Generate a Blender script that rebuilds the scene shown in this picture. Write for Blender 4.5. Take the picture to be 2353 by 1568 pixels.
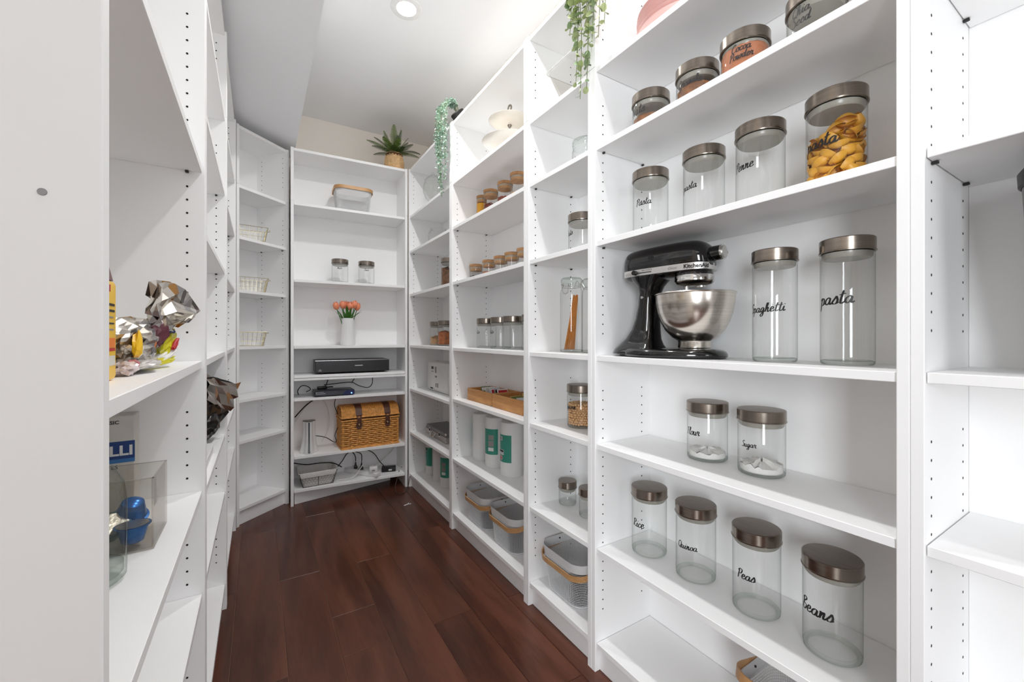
import bpy, bmesh, math, random
from mathutils import Vector, Matrix, noise
R = math.radians
PI = math.pi
random.seed(7)
sc = bpy.context.scene
COL = sc.collection
for o in list(bpy.data.objects):
    bpy.data.objects.remove(o)

# ------------------------------------------------------------------ camera, world, lights, exposure
YAW = 0.548540          # camera turned from the aisle towards the shelving wall
F_PX, W_PX, H_PX = 952.495, 2353.0, 1568.0
cam = bpy.data.cameras.new('camera')
cam.sensor_fit = 'HORIZONTAL'
cam.sensor_width = 36.0
cam.lens = F_PX / W_PX * 36.0
cam.shift_y = (774.902 - H_PX / 2) / W_PX     # level camera, horizon at 774.9
cam.clip_start = 0.01
cam_ob = bpy.data.objects.new('camera', cam)
COL.objects.link(cam_ob)
cam_ob.location = (0, 0, 1.11685)
cam_ob.rotation_euler = (R(90), 0, -YAW)
sc.camera = cam_ob

world = bpy.data.worlds.new('world')
sc.world = world
world.use_nodes = True
bg = world.node_tree.nodes['Background']
bg.inputs[0].default_value = (0.80, 0.87, 1.0, 1)
bg.inputs[1].default_value = 1.0

CEIL = 2.75
LIGHT_X = 0.626
LIGHT_YS = (2.03, 1.03, 0.27)
LAMP_W = 5.0


def area(name, loc, rot, sx, sy, power, color=(1, 1, 1), shape='RECTANGLE'):
    l = bpy.data.lights.new(name, 'AREA')
    l.shape = shape
    l.size = sx
    l.size_y = sy
    l.energy = power
    l.color = color
    ob = bpy.data.objects.new(name, l)
    ob.location = loc
    ob.rotation_euler = rot
    COL.objects.link(ob)
    return ob


# doorway daylight, from an added unseen hall window placed to fill the shelves
area('hall_daylight_fill', (-1.76, -1.78, 1.35), (R(90), 0, R(-42)), 0.8, 1.6, 50, (0.925, 0.965, 1.0))
# added fill light from a made-up window behind the camera, down the aisle
area('rear_fill_light', (0.42, -2.57, 1.55), (R(90), 0, 0), 1.3, 1.7, 12, (0.97, 0.985, 1.0))
for i, ly in enumerate(LIGHT_YS):
    dl = area('downlight_lamp', (LIGHT_X, ly, CEIL - 0.012), (0, 0, 0), 0.085, 0.085, LAMP_W * (1.06, 0.92, 0.55)[i], (1.0, 1.0, 1.0), 'DISK')
    dl.data.spread = R(164)

vs = sc.view_settings
vs.view_transform = 'Standard'
vs.look = 'None'
vs.gamma = 1
vs.use_curve_mapping = False
vs.exposure = 0.66
sc.cycles.max_bounces = 18
sc.cycles.diffuse_bounces = 15
sc.cycles.glossy_bounces = 5
sc.cycles.transparent_max_bounces = 24
sc.cycles.caustics_reflective = False
sc.cycles.caustics_refractive = False
sc.cycles.sample_clamp_indirect = 6
sc.cycles.use_denoising = True

# ------------------------------------------------------------------ materials


def nodes_of(name):
    m = bpy.data.materials.new(name)
    m.use_nodes = True
    nt = m.node_tree
    return m, nt, nt.nodes['Principled BSDF']


def lin(c):
    return tuple(((v / 255) / 12.92 if v / 255 <= 0.04045 else ((v / 255 + 0.055) / 1.055) ** 2.4) for v in c)


def mat(name, rgb, rough=0.5, metal=0.0, var=0.04, scale=30.0, spec=0.5, bump=0.0, coat=0.0, stretch=None):
    """colour in sRGB 0-255, with faint procedural variation"""
    m, nt, p = nodes_of(name)
    c = lin(rgb)
    tc = nt.nodes.new('ShaderNodeTexCoord')
    nz = nt.nodes.new('ShaderNodeTexNoise')
    nz.inputs['Scale'].default_value = scale
    nz.inputs['Detail'].default_value = 4
    if stretch:
        mp = nt.nodes.new('ShaderNodeMapping')
        mp.inputs['Scale'].default_value = stretch
        nt.links.new(tc.outputs['Object'], mp.inputs[0])
        nt.links.new(mp.outputs[0], nz.inputs['Vector'])
    else:
        nt.links.new(tc.outputs['Object'], nz.inputs['Vector'])
    rp = nt.nodes.new('ShaderNodeValToRGB')
    rp.color_ramp.elements[0].position = 0.3
    rp.color_ramp.elements[1].position = 0.7
    rp.color_ramp.elements[0].color = tuple(max(0, v * (1 - var)) for v in c) + (1,)
    rp.color_ramp.elements[1].color = tuple(min(1, v * (1 + var)) for v in c) + (1,)
    nt.links.new(nz.outputs[0], rp.inputs[0])
    nt.links.new(rp.outputs[0], p.inputs['Base Color'])
    p.inputs['Roughness'].default_value = rough
    p.inputs['Metallic'].default_value = metal
    p.inputs['Specular IOR Level'].default_value = spec
    if coat:
        p.inputs['Coat Weight'].default_value = coat
        p.inputs['Coat Roughness'].default_value = 0.05
    if bump:
        b = nt.nodes.new('ShaderNodeBump')
        b.inputs['Strength'].default_value = bump
        b.inputs['Distance'].default_value = 0.002
        nt.links.new(nz.outputs[0], b.inputs['Height'])
        nt.links.new(b.outputs[0], p.inputs['Normal'])
    return m


def glass(name, tint=(0.985, 0.988, 0.985), edge=(0.55, 0.58, 0.56), refl=0.045, rough=0.015):
    """thin-walled clear glass: sees straight through, reflects by Fresnel, greener at grazing angles"""
    m, nt, p = nodes_of(name)
    nt.nodes.remove(p)
    out = nt.nodes['Material Output']
    tr = nt.nodes.new('ShaderNodeBsdfTransparent')
    gl = nt.nodes.new('ShaderNodeBsdfGlossy')
    gl.inputs['Roughness'].default_value = rough
    lw = nt.nodes.new('ShaderNodeLayerWeight')
    lw.inputs['Blend'].default_value = 0.5
    pw = nt.nodes.new('ShaderNodeMath')
    pw.operation = 'POWER'
    pw.inputs[1].default_value = 4.0
    nt.links.new(lw.outputs['Facing'], pw.inputs[0])
    fr = nt.nodes.new('ShaderNodeMath')
    fr.operation = 'MULTIPLY_ADD'
    fr.inputs[1].default_value = 0.5
    fr.inputs[2].default_value = refl
    nt.links.new(pw.outputs[0], fr.inputs[0])
    mx = nt.nodes.new('ShaderNodeMix')
    mx.data_type = 'RGBA'
    mx.inputs[6].default_value = tint + (1,)
    mx.inputs[7].default_value = edge + (1,)
    nt.links.new(pw.outputs[0], mx.inputs[0])
    nt.links.new(mx.outputs[2], tr.inputs[0])
    ms = nt.nodes.new('ShaderNodeMixShader')
    nt.links.new(fr.outputs[0], ms.inputs[0])
    nt.links.new(tr.outputs[0], ms.inputs[1])
    nt.links.new(gl.outputs[0], ms.inputs[2])
    nt.links.new(ms.outputs[0], out.inputs[0])
    return m


def emit(name, rgb, strength):
    m, nt, p = nodes_of(name)
    p.inputs['Base Color'].default_value = lin(rgb) + (1,)
    p.inputs['Emission Color'].default_value = lin(rgb) + (1,)
    p.inputs['Emission Strength'].default_value = strength
    return m


def brushed(name, rgb, rough=0.3, scale=(2, 2, 260)):
    m = mat(name, rgb, rough, 1.0, 0.12, 3.0, stretch=scale)
    p = m.node_tree.nodes['Principled BSDF']
    p.inputs['Anisotropic'].default_value = 0.5
    return m


def wood_mat(name, dark, light, rough, scale=1.0, per_object=0.0, coat=0.0, along=(14, 1.6, 14), spec=0.5):
    """long-grained wood: stretched noise plus fine streaks, optional shift per plank"""
    m, nt, p = nodes_of(name)
    tc = nt.nodes.new('ShaderNodeTexCoord')
    mp = nt.nodes.new('ShaderNodeMapping')
    mp.inputs['Scale'].default_value = tuple(a * scale for a in along)
    src = tc.outputs['Object']
    if per_object:
        oi = nt.nodes.new('ShaderNodeObjectInfo')
        vm = nt.nodes.new('ShaderNodeVectorMath')
        vm.operation = 'SCALE'
        vm.inputs[0].default_value = (37, 91, 53)
        nt.links.new(oi.outputs['Random'], vm.inputs['Scale'])
        nt.links.new(vm.outputs[0], mp.inputs['Location'])
    nt.links.new(src, mp.inputs[0])
    n1 = nt.nodes.new('ShaderNodeTexNoise')
    n1.inputs['Scale'].default_value = 0.55
    n1.inputs['Detail'].default_value = 5
    n1.inputs['Distortion'].default_value = 1.4
    n2 = nt.nodes.new('ShaderNodeTexNoise')
    n2.inputs['Scale'].default_value = 7.0
    n2.inputs['Detail'].default_value = 3
    nt.links.new(mp.outputs[0], n1.inputs['Vector'])
    nt.links.new(mp.outputs[0], n2.inputs['Vector'])
    wv = nt.nodes.new('ShaderNodeMath')
    wv.operation = 'MULTIPLY_ADD'
    wv.inputs[1].default_value = 0.3
    nt.links.new(n2.outputs[0], wv.inputs[0])
    nt.links.new(n1.outputs[0], wv.inputs[2])
    rp = nt.nodes.new('ShaderNodeValToRGB')
    e = rp.color_ramp.elements
    e[0].position = 0.45
    e[1].position = 0.85
    e[0].color = lin(dark) + (1,)
    e[1].color = lin(light) + (1,)
    nt.links.new(wv.outputs[0], rp.inputs[0])
    col = rp.outputs[0]
    if per_object:
        hs = nt.nodes.new('ShaderNodeHueSaturation')
        mr = nt.nodes.new('ShaderNodeMapRange')
        mr.inputs[3].default_value = 1 - per_object
        mr.inputs[4].default_value = 1 + per_object
        nt.links.new(oi.outputs['Random'], mr.inputs[0])
        nt.links.new(mr.outputs[0], hs.inputs['Value'])
        nt.links.new(col, hs.inputs['Color'])
        col = hs.outputs[0]
    nt.links.new(col, p.inputs['Base Color'])
    p.inputs['Roughness'].default_value = rough
    p.inputs['Specular IOR Level'].default_value = spec
    b = nt.nodes.new('ShaderNodeBump')
    b.inputs['Strength'].default_value = 0.08
    b.inputs['Distance'].default_value = 0.002
    nt.links.new(n2.outputs[0], b.inputs['Height'])
    nt.links.new(b.outputs[0], p.inputs['Normal'])
    if coat:
        p.inputs['Coat Weight'].default_value = coat
        p.inputs['Coat Roughness'].default_value = 0.12
    return m


LAM = mat('white_laminate', (243, 243, 243), 0.42, 0, 0.008, 3.0, 0.4)
HOLE = mat('peg_hole_dark', (34, 32, 30), 0.9)
PIN = mat('dark_shelf_pin', (30, 28, 27), 0.5)
PAINT_CEIL = mat('ceiling_paint', (242, 243, 245), 0.85, 0, 0.006, 6.0, 0.2)
PAINT_WALL = mat('wall_paint_beige', (246, 240, 232), 0.85, 0, 0.008, 5.0, 0.2)
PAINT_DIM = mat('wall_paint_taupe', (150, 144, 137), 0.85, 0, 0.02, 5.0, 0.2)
FLOOR = wood_mat('floor_dark_walnut', (64, 34, 24), (102, 60, 44), 0.28, 1.0, 0.13, 0.0, spec=0.42)
FLOOR_GAP = mat('plank_joint', (168, 126, 104), 0.6)
GLASS = glass('clear_glass')
GLASS_THICK = glass('green_glass_base', (0.925, 0.945, 0.93), (0.42, 0.47, 0.43))
ACRYL = glass('clear_acrylic', (0.93, 0.92, 0.90), (0.62, 0.58, 0.53))
SEAL = mat('lid_seal_plastic', (158, 155, 146), 0.25, 0, 0.03, 40)
STEEL = brushed('brushed_steel_lid', (146, 136, 126), 0.22)
STEEL_TOP = mat('brushed_steel_top', (150, 142, 134), 0.42, 1.0, 0.14, 5, stretch=(60, 2, 2))
BOWL_STEEL = brushed('bowl_steel', (212, 205, 196), 0.2, (1, 1, 60))
CHROME = mat('chrome', (225, 224, 222), 0.12, 1.0, 0.01)
ALU = mat('aluminium', (190, 188, 185), 0.38, 1.0, 0.05, 90)
INK = mat('black_vinyl_letters', (22, 20, 20), 0.5)
BAMBOO = wood_mat('bamboo', (176, 118, 62), (216, 160, 98), 0.5, 2.0)
BAMBOO_LID = wood_mat('bamboo_lid', (158, 112, 70), (204, 158, 108), 0.5, 3.0)
BAND_WOOD = wood_mat('bent_wood_hoop', (186, 138, 88), (216, 170, 120), 0.42, 2.0)
BLACK_GLOSS = mat('black_enamel', (7, 7, 8), 0.1, 0, 0.0, 5, 0.5, coat=0.6)
BLACK = mat('black_plastic', (19, 18, 18), 0.36)
BLACK_MATTE = mat('black_rubber', (23, 22, 21), 0.6)
GREY_METAL = mat('grey_metal_casing', (74, 76, 82), 0.35, 0.6)
WHITE_PLASTIC = mat('white_plastic', (228, 228, 228), 0.35, 0, 0.01)
WHITE_ENAMEL = mat('white_mesh_enamel', (218, 219, 220), 0.45, 0, 0.01)
CERAMIC = mat('white_ceramic', (232, 232, 232), 0.4, 0, 0.01)
CREAM = mat('cream_porcelain', (233, 228, 219), 0.25, 0, 0.015)
PINK = mat('pink_stoneware', (222, 184, 178), 0.35, 0, 0.03, 20)
PAPER = mat('white_paper_roll', (226, 225, 223), 0.7, 0, 0.02, 60)
TEAL = mat('teal_wrapper', (56, 140, 121), 0.35, 0, 0.06, 25)
RED = mat('red_print', (180, 30, 38), 0.5)
NAVY = mat('navy_print', (27, 60, 120), 0.45)
LIGHT_PRINT = mat('pale_print', (222, 222, 222), 0.5)
GREY_PRINT = mat('grey_print', (142, 138, 136), 0.6)
DARK_PRINT = mat('dark_print', (40, 39, 40), 0.6)
GOLD = mat('champagne_wire', (205, 194, 160), 0.28, 0.9, 0.04)
WIRE_DARK = mat('dark_basket_wire', (84, 80, 76), 0.4, 0.7)
CLOTH = mat('white_basket_liner', (216, 214, 211), 0.9, 0, 0.03, 50, bump=0.3)
WICKER = mat('wicker_honey', (216, 154, 80), 0.5, 0, 0.24, 55, bump=0.2)
WICKER_DARK = mat('wicker_inner', (96, 54, 22), 0.8, 0, 0.2, 40)
RATTAN = mat('woven_pot_straw', (226, 190, 142), 0.65, 0, 0.2, 45, bump=0.3)
LEATHER = mat('brown_leather', (84, 47, 32), 0.42, 0, 0.12, 40)
BRASS = mat('antique_brass', (170, 145, 110), 0.3, 1.0)
FERN_G = mat('fern_green', (98, 124, 48), 0.5, 0, 0.4, 35)
FERN_D = mat('fern_dark', (58, 82, 32), 0.55, 0, 0.3, 35)
EUC = mat('eucalyptus_leaf', (172, 184, 134), 0.55, 0, 0.28, 22)
EUC_STEM = mat('plant_stem', (112, 128, 70), 0.6)
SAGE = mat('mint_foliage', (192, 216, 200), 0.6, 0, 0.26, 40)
SAGE_D = mat('sage_foliage_dark_tone', (136, 166, 148), 0.6, 0, 0.2, 40)  # deeper leaf tone, mixed in at random
TULIP = mat('tulip_petals', (238, 146, 110), 0.5, 0, 0.14, 26)
TULIP_S = mat('tulip_leaf', (58, 112, 34), 0.42, 0, 0.24, 30)
PASTA = mat('pasta_shell', (214, 156, 44), 0.42, 0, 0.12, 30)
SPAG = mat('spaghetti_strands', (196, 124, 48), 0.45, 0, 0.15, 30)
CHICK = mat('chickpeas', (204, 160, 112), 0.55, 0, 0.16, 90)
COCOA = mat('cocoa_powder', (176, 112, 80), 0.9, 0, 0.1, 60, bump=0.4)
TURMERIC = mat('turmeric', (226, 160, 34), 0.85, 0, 0.05, 60)
SPICE = mat('dried_chilli', (126, 56, 30), 0.6, 0, 0.5, 70, bump=0.5)
PEPPER = mat('red_peppercorn', (132, 56, 36), 0.6, 0, 0.5, 120, bump=0.5)
DARKSEED = mat('dark_seed', (58, 40, 34), 0.7, 0, 0.5, 140, bump=0.5)
SALT = mat('white_powder', (228, 227, 225), 0.85, 0, 0.03, 70, bump=0.5)
NUTS = mat('mixed_nuts', (128, 84, 52), 0.6, 0, 0.45, 60, bump=0.5)
YELLOW = mat('yellow_carton', (238, 190, 32), 0.4, 0, 0.04, 18)
MAROON = mat('maroon_film', (96, 36, 40), 0.3, 0, 0.1, 18)
ORANGE = mat('orange_print', (226, 120, 36), 0.5)
CARTON = mat('grey_white_carton', (204, 200, 192), 0.6)
FOIL = mat('silver_foil', (222, 216, 208), 0.2, 1.0, 0.1, 14)
FOIL_DK = mat('black_foil_bag', (38, 36, 35), 0.24, 0.5, 0.3, 12)
LIME = mat('lime_print_film', (208, 200, 30), 0.35, 0, 0.05)
WINE = mat('wine_print_film', (84, 28, 44), 0.35, 0, 0.1)
POD_BLUE = mat('blue_pod_foil', (20, 96, 172), 0.24, 0.55, 0.05)
POD_GREEN = mat('green_pod_foil', (30, 74, 62), 0.3, 0.5)
POD_FACE = mat('pod_aluminium_face', (206, 196, 184), 0.35, 0.9, 0.1, 120, bump=0.4)
TRIM_W = mat('downlight_trim', (235, 235, 235), 0.5)
DIFF = emit('downlight_diffuser', (255, 250, 242), 14.0)
LED = emit('blue_led', (70, 150, 255), 12.0)
PANEL_BLUE = mat('modem_blue_panel', (30, 42, 84), 0.25)
VESSEL = mat('grey_satin_vessel', (140, 138, 136), 0.32, 0.7)
SKYGLASS = glass('window_glass')

# ------------------------------------------------------------------ mesh helper


class M:
    def __init__(s):
        s.v, s.f, s.m, s.mats = [], [], [], []
        s.cur = 0

    def use(s, material):
        if material not in s.mats:
            s.mats.append(material)
        s.cur = s.mats.index(material)
        return s

    def add(s, verts, faces):
        n = len(s.v)
        s.v.extend([tuple(p) for p in verts])
        for f in faces:
            s.f.append(tuple(i + n for i in f))
            s.m.append(s.cur)
        return s

    def box(s, x0, x1, y0, y1, z0, z1, b=0.0, T=None):
        if b <= 0:
            vs_ = [(x, y, z) for x in (x0, x1) for y in (y0, y1) for z in (z0, z1)]
            fs = [(0, 1, 3, 2), (4, 6, 7, 5), (0, 4, 5, 1), (2, 3, 7, 6), (0, 2, 6, 4), (1, 5, 7, 3)]
        else:
            bm = bmesh.new()
            bmesh.ops.create_cube(bm, size=1)
            for v in bm.verts:
                v.co = Vector(((x0 + x1) / 2 + v.co.x * (x1 - x0), (y0 + y1) / 2 + v.co.y * (y1 - y0), (z0 + z1) / 2 + v.co.z * (z1 - z0)))
            bmesh.ops.bevel(bm, geom=bm.edges[:] + bm.verts[:], offset=b, segments=1, affect='EDGES', profile=0.5)
            bm.verts.index_update()
            vs_ = [v.co[:] for v in bm.verts]
            fs = [tuple(v.index for v in f.verts) for f in bm.faces]
            bm.free()
        if T:
            vs_ = [T @ Vector(v) for v in vs_]
        return s.add(vs_, fs)

    def rbox(s, x0, x1, y0, y1, z0, z1, b, seg=3, T=None):
        bm = bmesh.new()
        bmesh.ops.create_cube(bm, size=1)
        for v in bm.verts:
            v.co = Vector(((x0 + x1) / 2 + v.co.x * (x1 - x0), (y0 + y1) / 2 + v.co.y * (y1 - y0), (z0 + z1) / 2 + v.co.z * (z1 - z0)))
        bmesh.ops.bevel(bm, geom=bm.edges[:] + bm.verts[:], offset=b, segments=seg, affect='EDGES', profile=0.5)
        bm.verts.index_update()
        vs_ = [v.co.copy() for v in bm.verts]
        fs = [tuple(v.index for v in f.verts) for f in bm.faces]
        bm.free()
        if T:
            vs_ = [T @ v for v in vs_]
        return s.add(vs_, fs)

    def lathe(s, prof, n=40, c=(0, 0, 0), T=None, close=False):
        """profile of (r, z); r = 0 ends close to a point"""
        vs_, fs, rings = [], [], []
        for r, z in prof:
            if r <= 1e-6:
                rings.append([len(vs_)])
                vs_.append(Vector((c[0], c[1], c[2] + z)))
            else:
                rings.append(list(range(len(vs_), len(vs_) + n)))
                for i in range(n):
                    a = 2 * PI * i / n
                    vs_.append(Vector((c[0] + r * math.cos(a), c[1] + r * math.sin(a), c[2] + z)))
        for a, b in zip(rings, rings[1:]):
            for i in range(n):
                j = (i + 1) % n
                if len(a) == 1 and len(b) == 1:
                    continue
                if len(a) == 1:
                    fs.append((a[0], b[j], b[i]))
                elif len(b) == 1:
                    fs.append((a[i], a[j], b[0]))
                else:
                    fs.append((a[i], a[j], b[j], b[i]))
        if T:
            vs_ = [T @ v for v in vs_]
        return s.add(vs_, fs)

    def cyl(s, p0, p1, r, n=12, r1=None):
        p0, p1 = Vector(p0), Vector(p1)
        d = p1 - p0
        q = d.to_track_quat('Z', 'Y').to_matrix().to_4x4()
        T = Matrix.Translation(p0) @ q
        return s.lathe([(0, 0), (r, 0), (r if r1 is None else r1, d.length), (0, d.length)], n, T=T)

    def tube(s, pts, r, n=8, closed=False, flat=None):
        pts = [Vector(p) for p in pts]
        k = len(pts)
        vs_, fs = [], []
        up = None
        for i, p in enumerate(pts):
            a = pts[(i - 1) % k] if (closed or i > 0) else p
            b = pts[(i + 1) % k] if (closed or i < k - 1) else p
            t = (b - a)
            t = t.normalized() if t.length > 1e-9 else Vector((0, 0, 1))
            if up is None:
                ref = Vector((0, 0, 1)) if abs(t.z) < 0.9 else Vector((1, 0, 0))
                up = (ref - t * ref.dot(t)).normalized()
            else:
                up = (up - t * up.dot(t))
                up = up.normalized() if up.length > 1e-6 else t.orthogonal().normalized()
            sd = t.cross(up)
            rr = r[i] if isinstance(r, (list, tuple)) else r
            fx, fy = flat if flat else (1, 1)
            for q in range(n):
                ang = 2 * PI * q / n
                vs_.append(p + sd * (rr * fx * math.cos(ang)) + up * (rr * fy * math.sin(ang)))
        m = k if closed else k - 1
        for i in range(m):
            j = (i + 1) % k
            for q in range(n):
                w = (q + 1) % n
                fs.append((i * n + q, i * n + w, j * n + w, j * n + q))
        if not closed:
            fs.append(tuple(range(n - 1, -1, -1)))
            fs.append(tuple((k - 1) * n + q for q in range(n)))
        return s.add(vs_, fs)

    def sections(s, rings, caps=True):
        """loft between rings that have the same number of points"""
        n = len(rings[0])
        vs_ = [p for r in rings for p in r]
        fs = []
        for i in range(len(rings) - 1):
            for q in range(n):
                w = (q + 1) % n
                fs.append((i * n + q, i * n + w, (i + 1) * n + w, (i + 1) * n + q))
        if caps:
            fs.append(tuple(range(n - 1, -1, -1)))
            fs.append(tuple((len(rings) - 1) * n + q for q in range(n)))
        return s.add(vs_, fs)

    def prism(s, outline, z0, z1):
        n = len(outline)
        return s.sections([[(x, y, z0) for x, y in outline], [(x, y, z1) for x, y in outline]])

    def mesh(s, name, smooth=True, angle=38):
        me = bpy.data.meshes.new(name)
        me.from_pydata(s.v, [], s.f)
        for m_ in s.mats:
            me.materials.append(m_)
        me.polygons.foreach_set('material_index', s.m)
        bm = bmesh.new()
        bm.from_mesh(me)
        bmesh.ops.recalc_face_normals(bm, faces=bm.faces[:])
        bm.to_mesh(me)
        bm.free()
        if smooth:
            me.polygons.foreach_set('use_smooth', [True] * len(me.polygons))
            me.set_sharp_from_angle(angle=R(angle))
        me.update()
        return me

    def build(s, name, parent=None, smooth=True, angle=38):
        return put(name, s.mesh(name, smooth, angle), parent)


def put(name, me, parent=None, loc=None, rot=None):
    o = bpy.data.objects.new(name, me)
    COL.objects.link(o)
    if parent:
        o.parent = parent
    if loc is not None:
        o.location = loc
    if rot is not None:
        o.rotation_euler = rot
    return o


def tag(o, label, cat, group=None, kind=None):
    o['label'] = label
    o['category'] = cat
    if group:
        o['group'] = group
    if kind:
        o['kind'] = kind
    return o


def thing(name, label, cat, loc=(0, 0, 0), rz=0.0, group=None):
    o = bpy.data.objects.new(name, None)
    o.empty_display_size = 0.02
    COL.objects.link(o)
    o.location = loc
    o.rotation_euler = (0, 0, rz)
    return tag(o, label, cat, group)


def dup(o, label, loc, rz=None, group=None, parent=None):
    c = o.copy()
    COL.objects.link(c)
    if parent is None:
        c.location = loc
        if rz is not None:
            c.rotation_euler = (0, 0, rz)
        if label:
            c['label'] = label
        if group:
            c['group'] = group
    else:
        c.parent = parent
    for ch in list(o.children):
        dup(ch, None, None, parent=c)
    return c


def structure(o):
    o['kind'] = 'structure'
    return o


def stuff(o):
    o['kind'] = 'stuff'
    return o


def spline(pts, per=6, closed=False):
    """Catmull-Rom through the points (any dimension)"""
    P = [Vector(p) for p in pts]
    n = len(P)
    out = []
    rng = n if closed else n - 1
    for i in range(rng):
        p1, p2 = P[i], P[(i + 1) % n]
        p0 = P[(i - 1) % n] if (closed or i > 0) else p1 * 2 - p2
        p3 = P[(i + 2) % n] if (closed or i + 2 < n) else p2 * 2 - p1
        for k in range(per):
            t = k / per
            out.append(0.5 * ((2 * p1) + (p2 - p0) * t + (2 * p0 - 5 * p1 + 4 * p2 - p3) * t * t + (3 * p1 - p0 - 3 * p2 + p3) * t ** 3))
    if not closed:
        out.append(P[-1].copy())
    return out


def superellipse(a, b, e, n=32):
    out = []
    for i in range(n):
        t = 2 * PI * i / n
        c_, s_ = math.cos(t), math.sin(t)
        out.append((a * math.copysign(abs(c_) ** (2 / e), c_), b * math.copysign(abs(s_) ** (2 / e), s_)))
    return out


# ------------------------------------------------------------------ lettering
# hand-drawn script strokes; baseline 0, x-height 1
HUMP = [(.15, .3), (.4, .95), (.6, .9), (.58, .2), (.72, 0), (1.0, .25)]
GLYPH = {
    'a': (1.12, [[(.8, .85), (.5, 1), (.15, .7), (.1, .25), (.4, 0), (.7, .3), (.82, .95)], [(.82, .95), (.78, .3), (.92, 0), (1.2, .22)]]),
    'c': (.82, [[(.7, .8), (.5, 1), (.15, .7), (.15, .2), (.4, 0), (.85, .25)]]),
    'd': (1.12, [[(.75, .8), (.45, 1), (.1, .55), (.3, 0), (.65, .3), (.95, 2.0)], [(.95, 2), (.78, .3), (.9, 0), (1.2, .25)]]),
    'e': (.88, [[(.08, .42), (.58, .6), (.6, .95), (.35, 1.02), (.12, .5), (.3, .03), (.6, .05), (.95, .32)]]),
    'g': (1.02, [[(.75, .85), (.45, 1), (.12, .6), (.2, .08), (.45, .05), (.75, .9)], [(.77, .9), (.7, -.6), (.4, -.95), (.15, -.7), (.5, -.2), (1.05, .25)]]),
    'h': (.98, [[(.05, .2), (.45, 1.6), (.35, 2), (.2, 1.6), (.15, 0)], HUMP]),
    'i': (.62, [[(.08, .3), (.3, 1), (.22, .25), (.38, 0), (.7, .25)], [(.36, 1.4), (.42, 1.52)]]),
    'k': (.95, [[(.05, .2), (.4, 1.7), (.3, 2), (.2, 1.5), (.15, 0)], [(.65, 1), (.2, .45), (.7, 0), (1.0, .2)]]),
    'l': (.66, [[(.03, .2), (.45, 1.5), (.38, 2), (.2, 1.7), (.2, .3), (.4, 0), (.75, .25)]]),
    'n': (.98, [[(.03, .9), (.15, 1), (.15, 0)], HUMP]),
    'o': (.92, [[(.5, 1), (.15, .75), (.15, .2), (.45, 0), (.75, .3), (.7, .85), (.45, 1)], [(.68, .88), (1.0, .9)]]),
    'p': (1.0, [[(.02, .7), (.25, 1), (.15, -.9)], [(.2, .5), (.45, 1), (.75, .8), (.7, .15), (.4, 0), (.22, .15)], [(.6, .03), (1.05, .25)]]),
    'r': (.82, [[(.03, .4), (.2, 1.1), (.25, .95), (.58, .95), (.48, .3), (.62, 0), (.9, .2)]]),
    's': (.82, [[(-.05, .1), (.42, .95), (.5, 1.08), (.72, .5), (.58, .05), (.25, 0), (.1, .15)], [(.6, .04), (.92, .22)]]),
    't': (.76, [[(.42, 1.9), (.28, .4), (.42, 0), (.82, .25)], [(.0, 1.25), (.78, 1.42)]]),
    'u': (1.02, [[(.02, .7), (.15, 1), (.12, .2), (.35, 0), (.62, .35), (.7, 1)], [(.7, 1), (.66, .2), (.8, 0), (1.08, .25)]]),
    'w': (1.3, [[(.02, .8), (.15, 1), (.12, .2), (.35, 0), (.6, .9), (.6, .2), (.85, 0), (1.1, .5), (1.0, 1), (1.35, .85)]]),
    'f': (.7, [[(.05, .25), (.5, 1.7), (.4, 2), (.25, 1.5), (.2, -.8), (.05, -.9)], [(.0, .8), (.75, .95)]]),
    'B': (1.1, [[(.3, 1.95), (.18, 0)], [(0, 1.65), (.5, 2.05), (.88, 1.7), (.3, 1.08), (.95, .7), (.75, .08), (.15, 0)]]),
    'C': (1.15, [[(1.0, 1.7), (.7, 2.05), (.2, 1.4), (.15, .5), (.5, 0), (1.15, .3)]]),
    'F': (1.0, [[(.45, 1.85), (.3, .3), (.05, 0)], [(.0, 1.65), (.5, 1.95), (1.1, 1.9)], [(.15, 1.0), (.8, 1.05)]]),
    'G': (1.2, [[(.95, 1.65), (.65, 2.05), (.2, 1.3), (.2, .4), (.55, .05), (.9, .5), (.95, .95)], [(.98, .95), (.85, -.5), (.45, -.8), (1.2, .2)]]),
    'N': (1.3, [[(.05, .1), (.25, 1.9), (.85, .05), (1.1, 1.95), (1.3, 1.9)]]),
    'P': (1.0, [[(.35, 1.95), (.2, -.15)], [(0, 1.55), (.5, 2.05), (.95, 1.7), (.75, 1.05), (.25, .95)]]),
    'Q': (1.35, [[(.7, 2), (.2, 1.5), (.2, .4), (.6, 0), (1.1, .5), (1.1, 1.5), (.7, 2)], [(.6, .5), (1.0, -.1), (1.35, .2)]]),
    'R': (1.12, [[(.32, 1.95), (.18, 0)], [(0, 1.6), (.5, 2.05), (.92, 1.65), (.7, 1.1), (.3, 1.0), (.8, .05), (1.15, .2)]]),
    'S': (1.05, [[(.95, 1.75), (.65, 2.05), (.25, 1.6), (.8, .8), (.7, .1), (.2, 0), (.02, .3)], [(.75, .08), (1.15, .25)]]),
    'O': (1.3, [[(.7, 2), (.2, 1.5), (.2, .4), (.6, 0), (1.1, .5), (1.1, 1.5), (.7, 2), (1.3, 1.8)]]),
    ' ': (.6, []),
}


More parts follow.
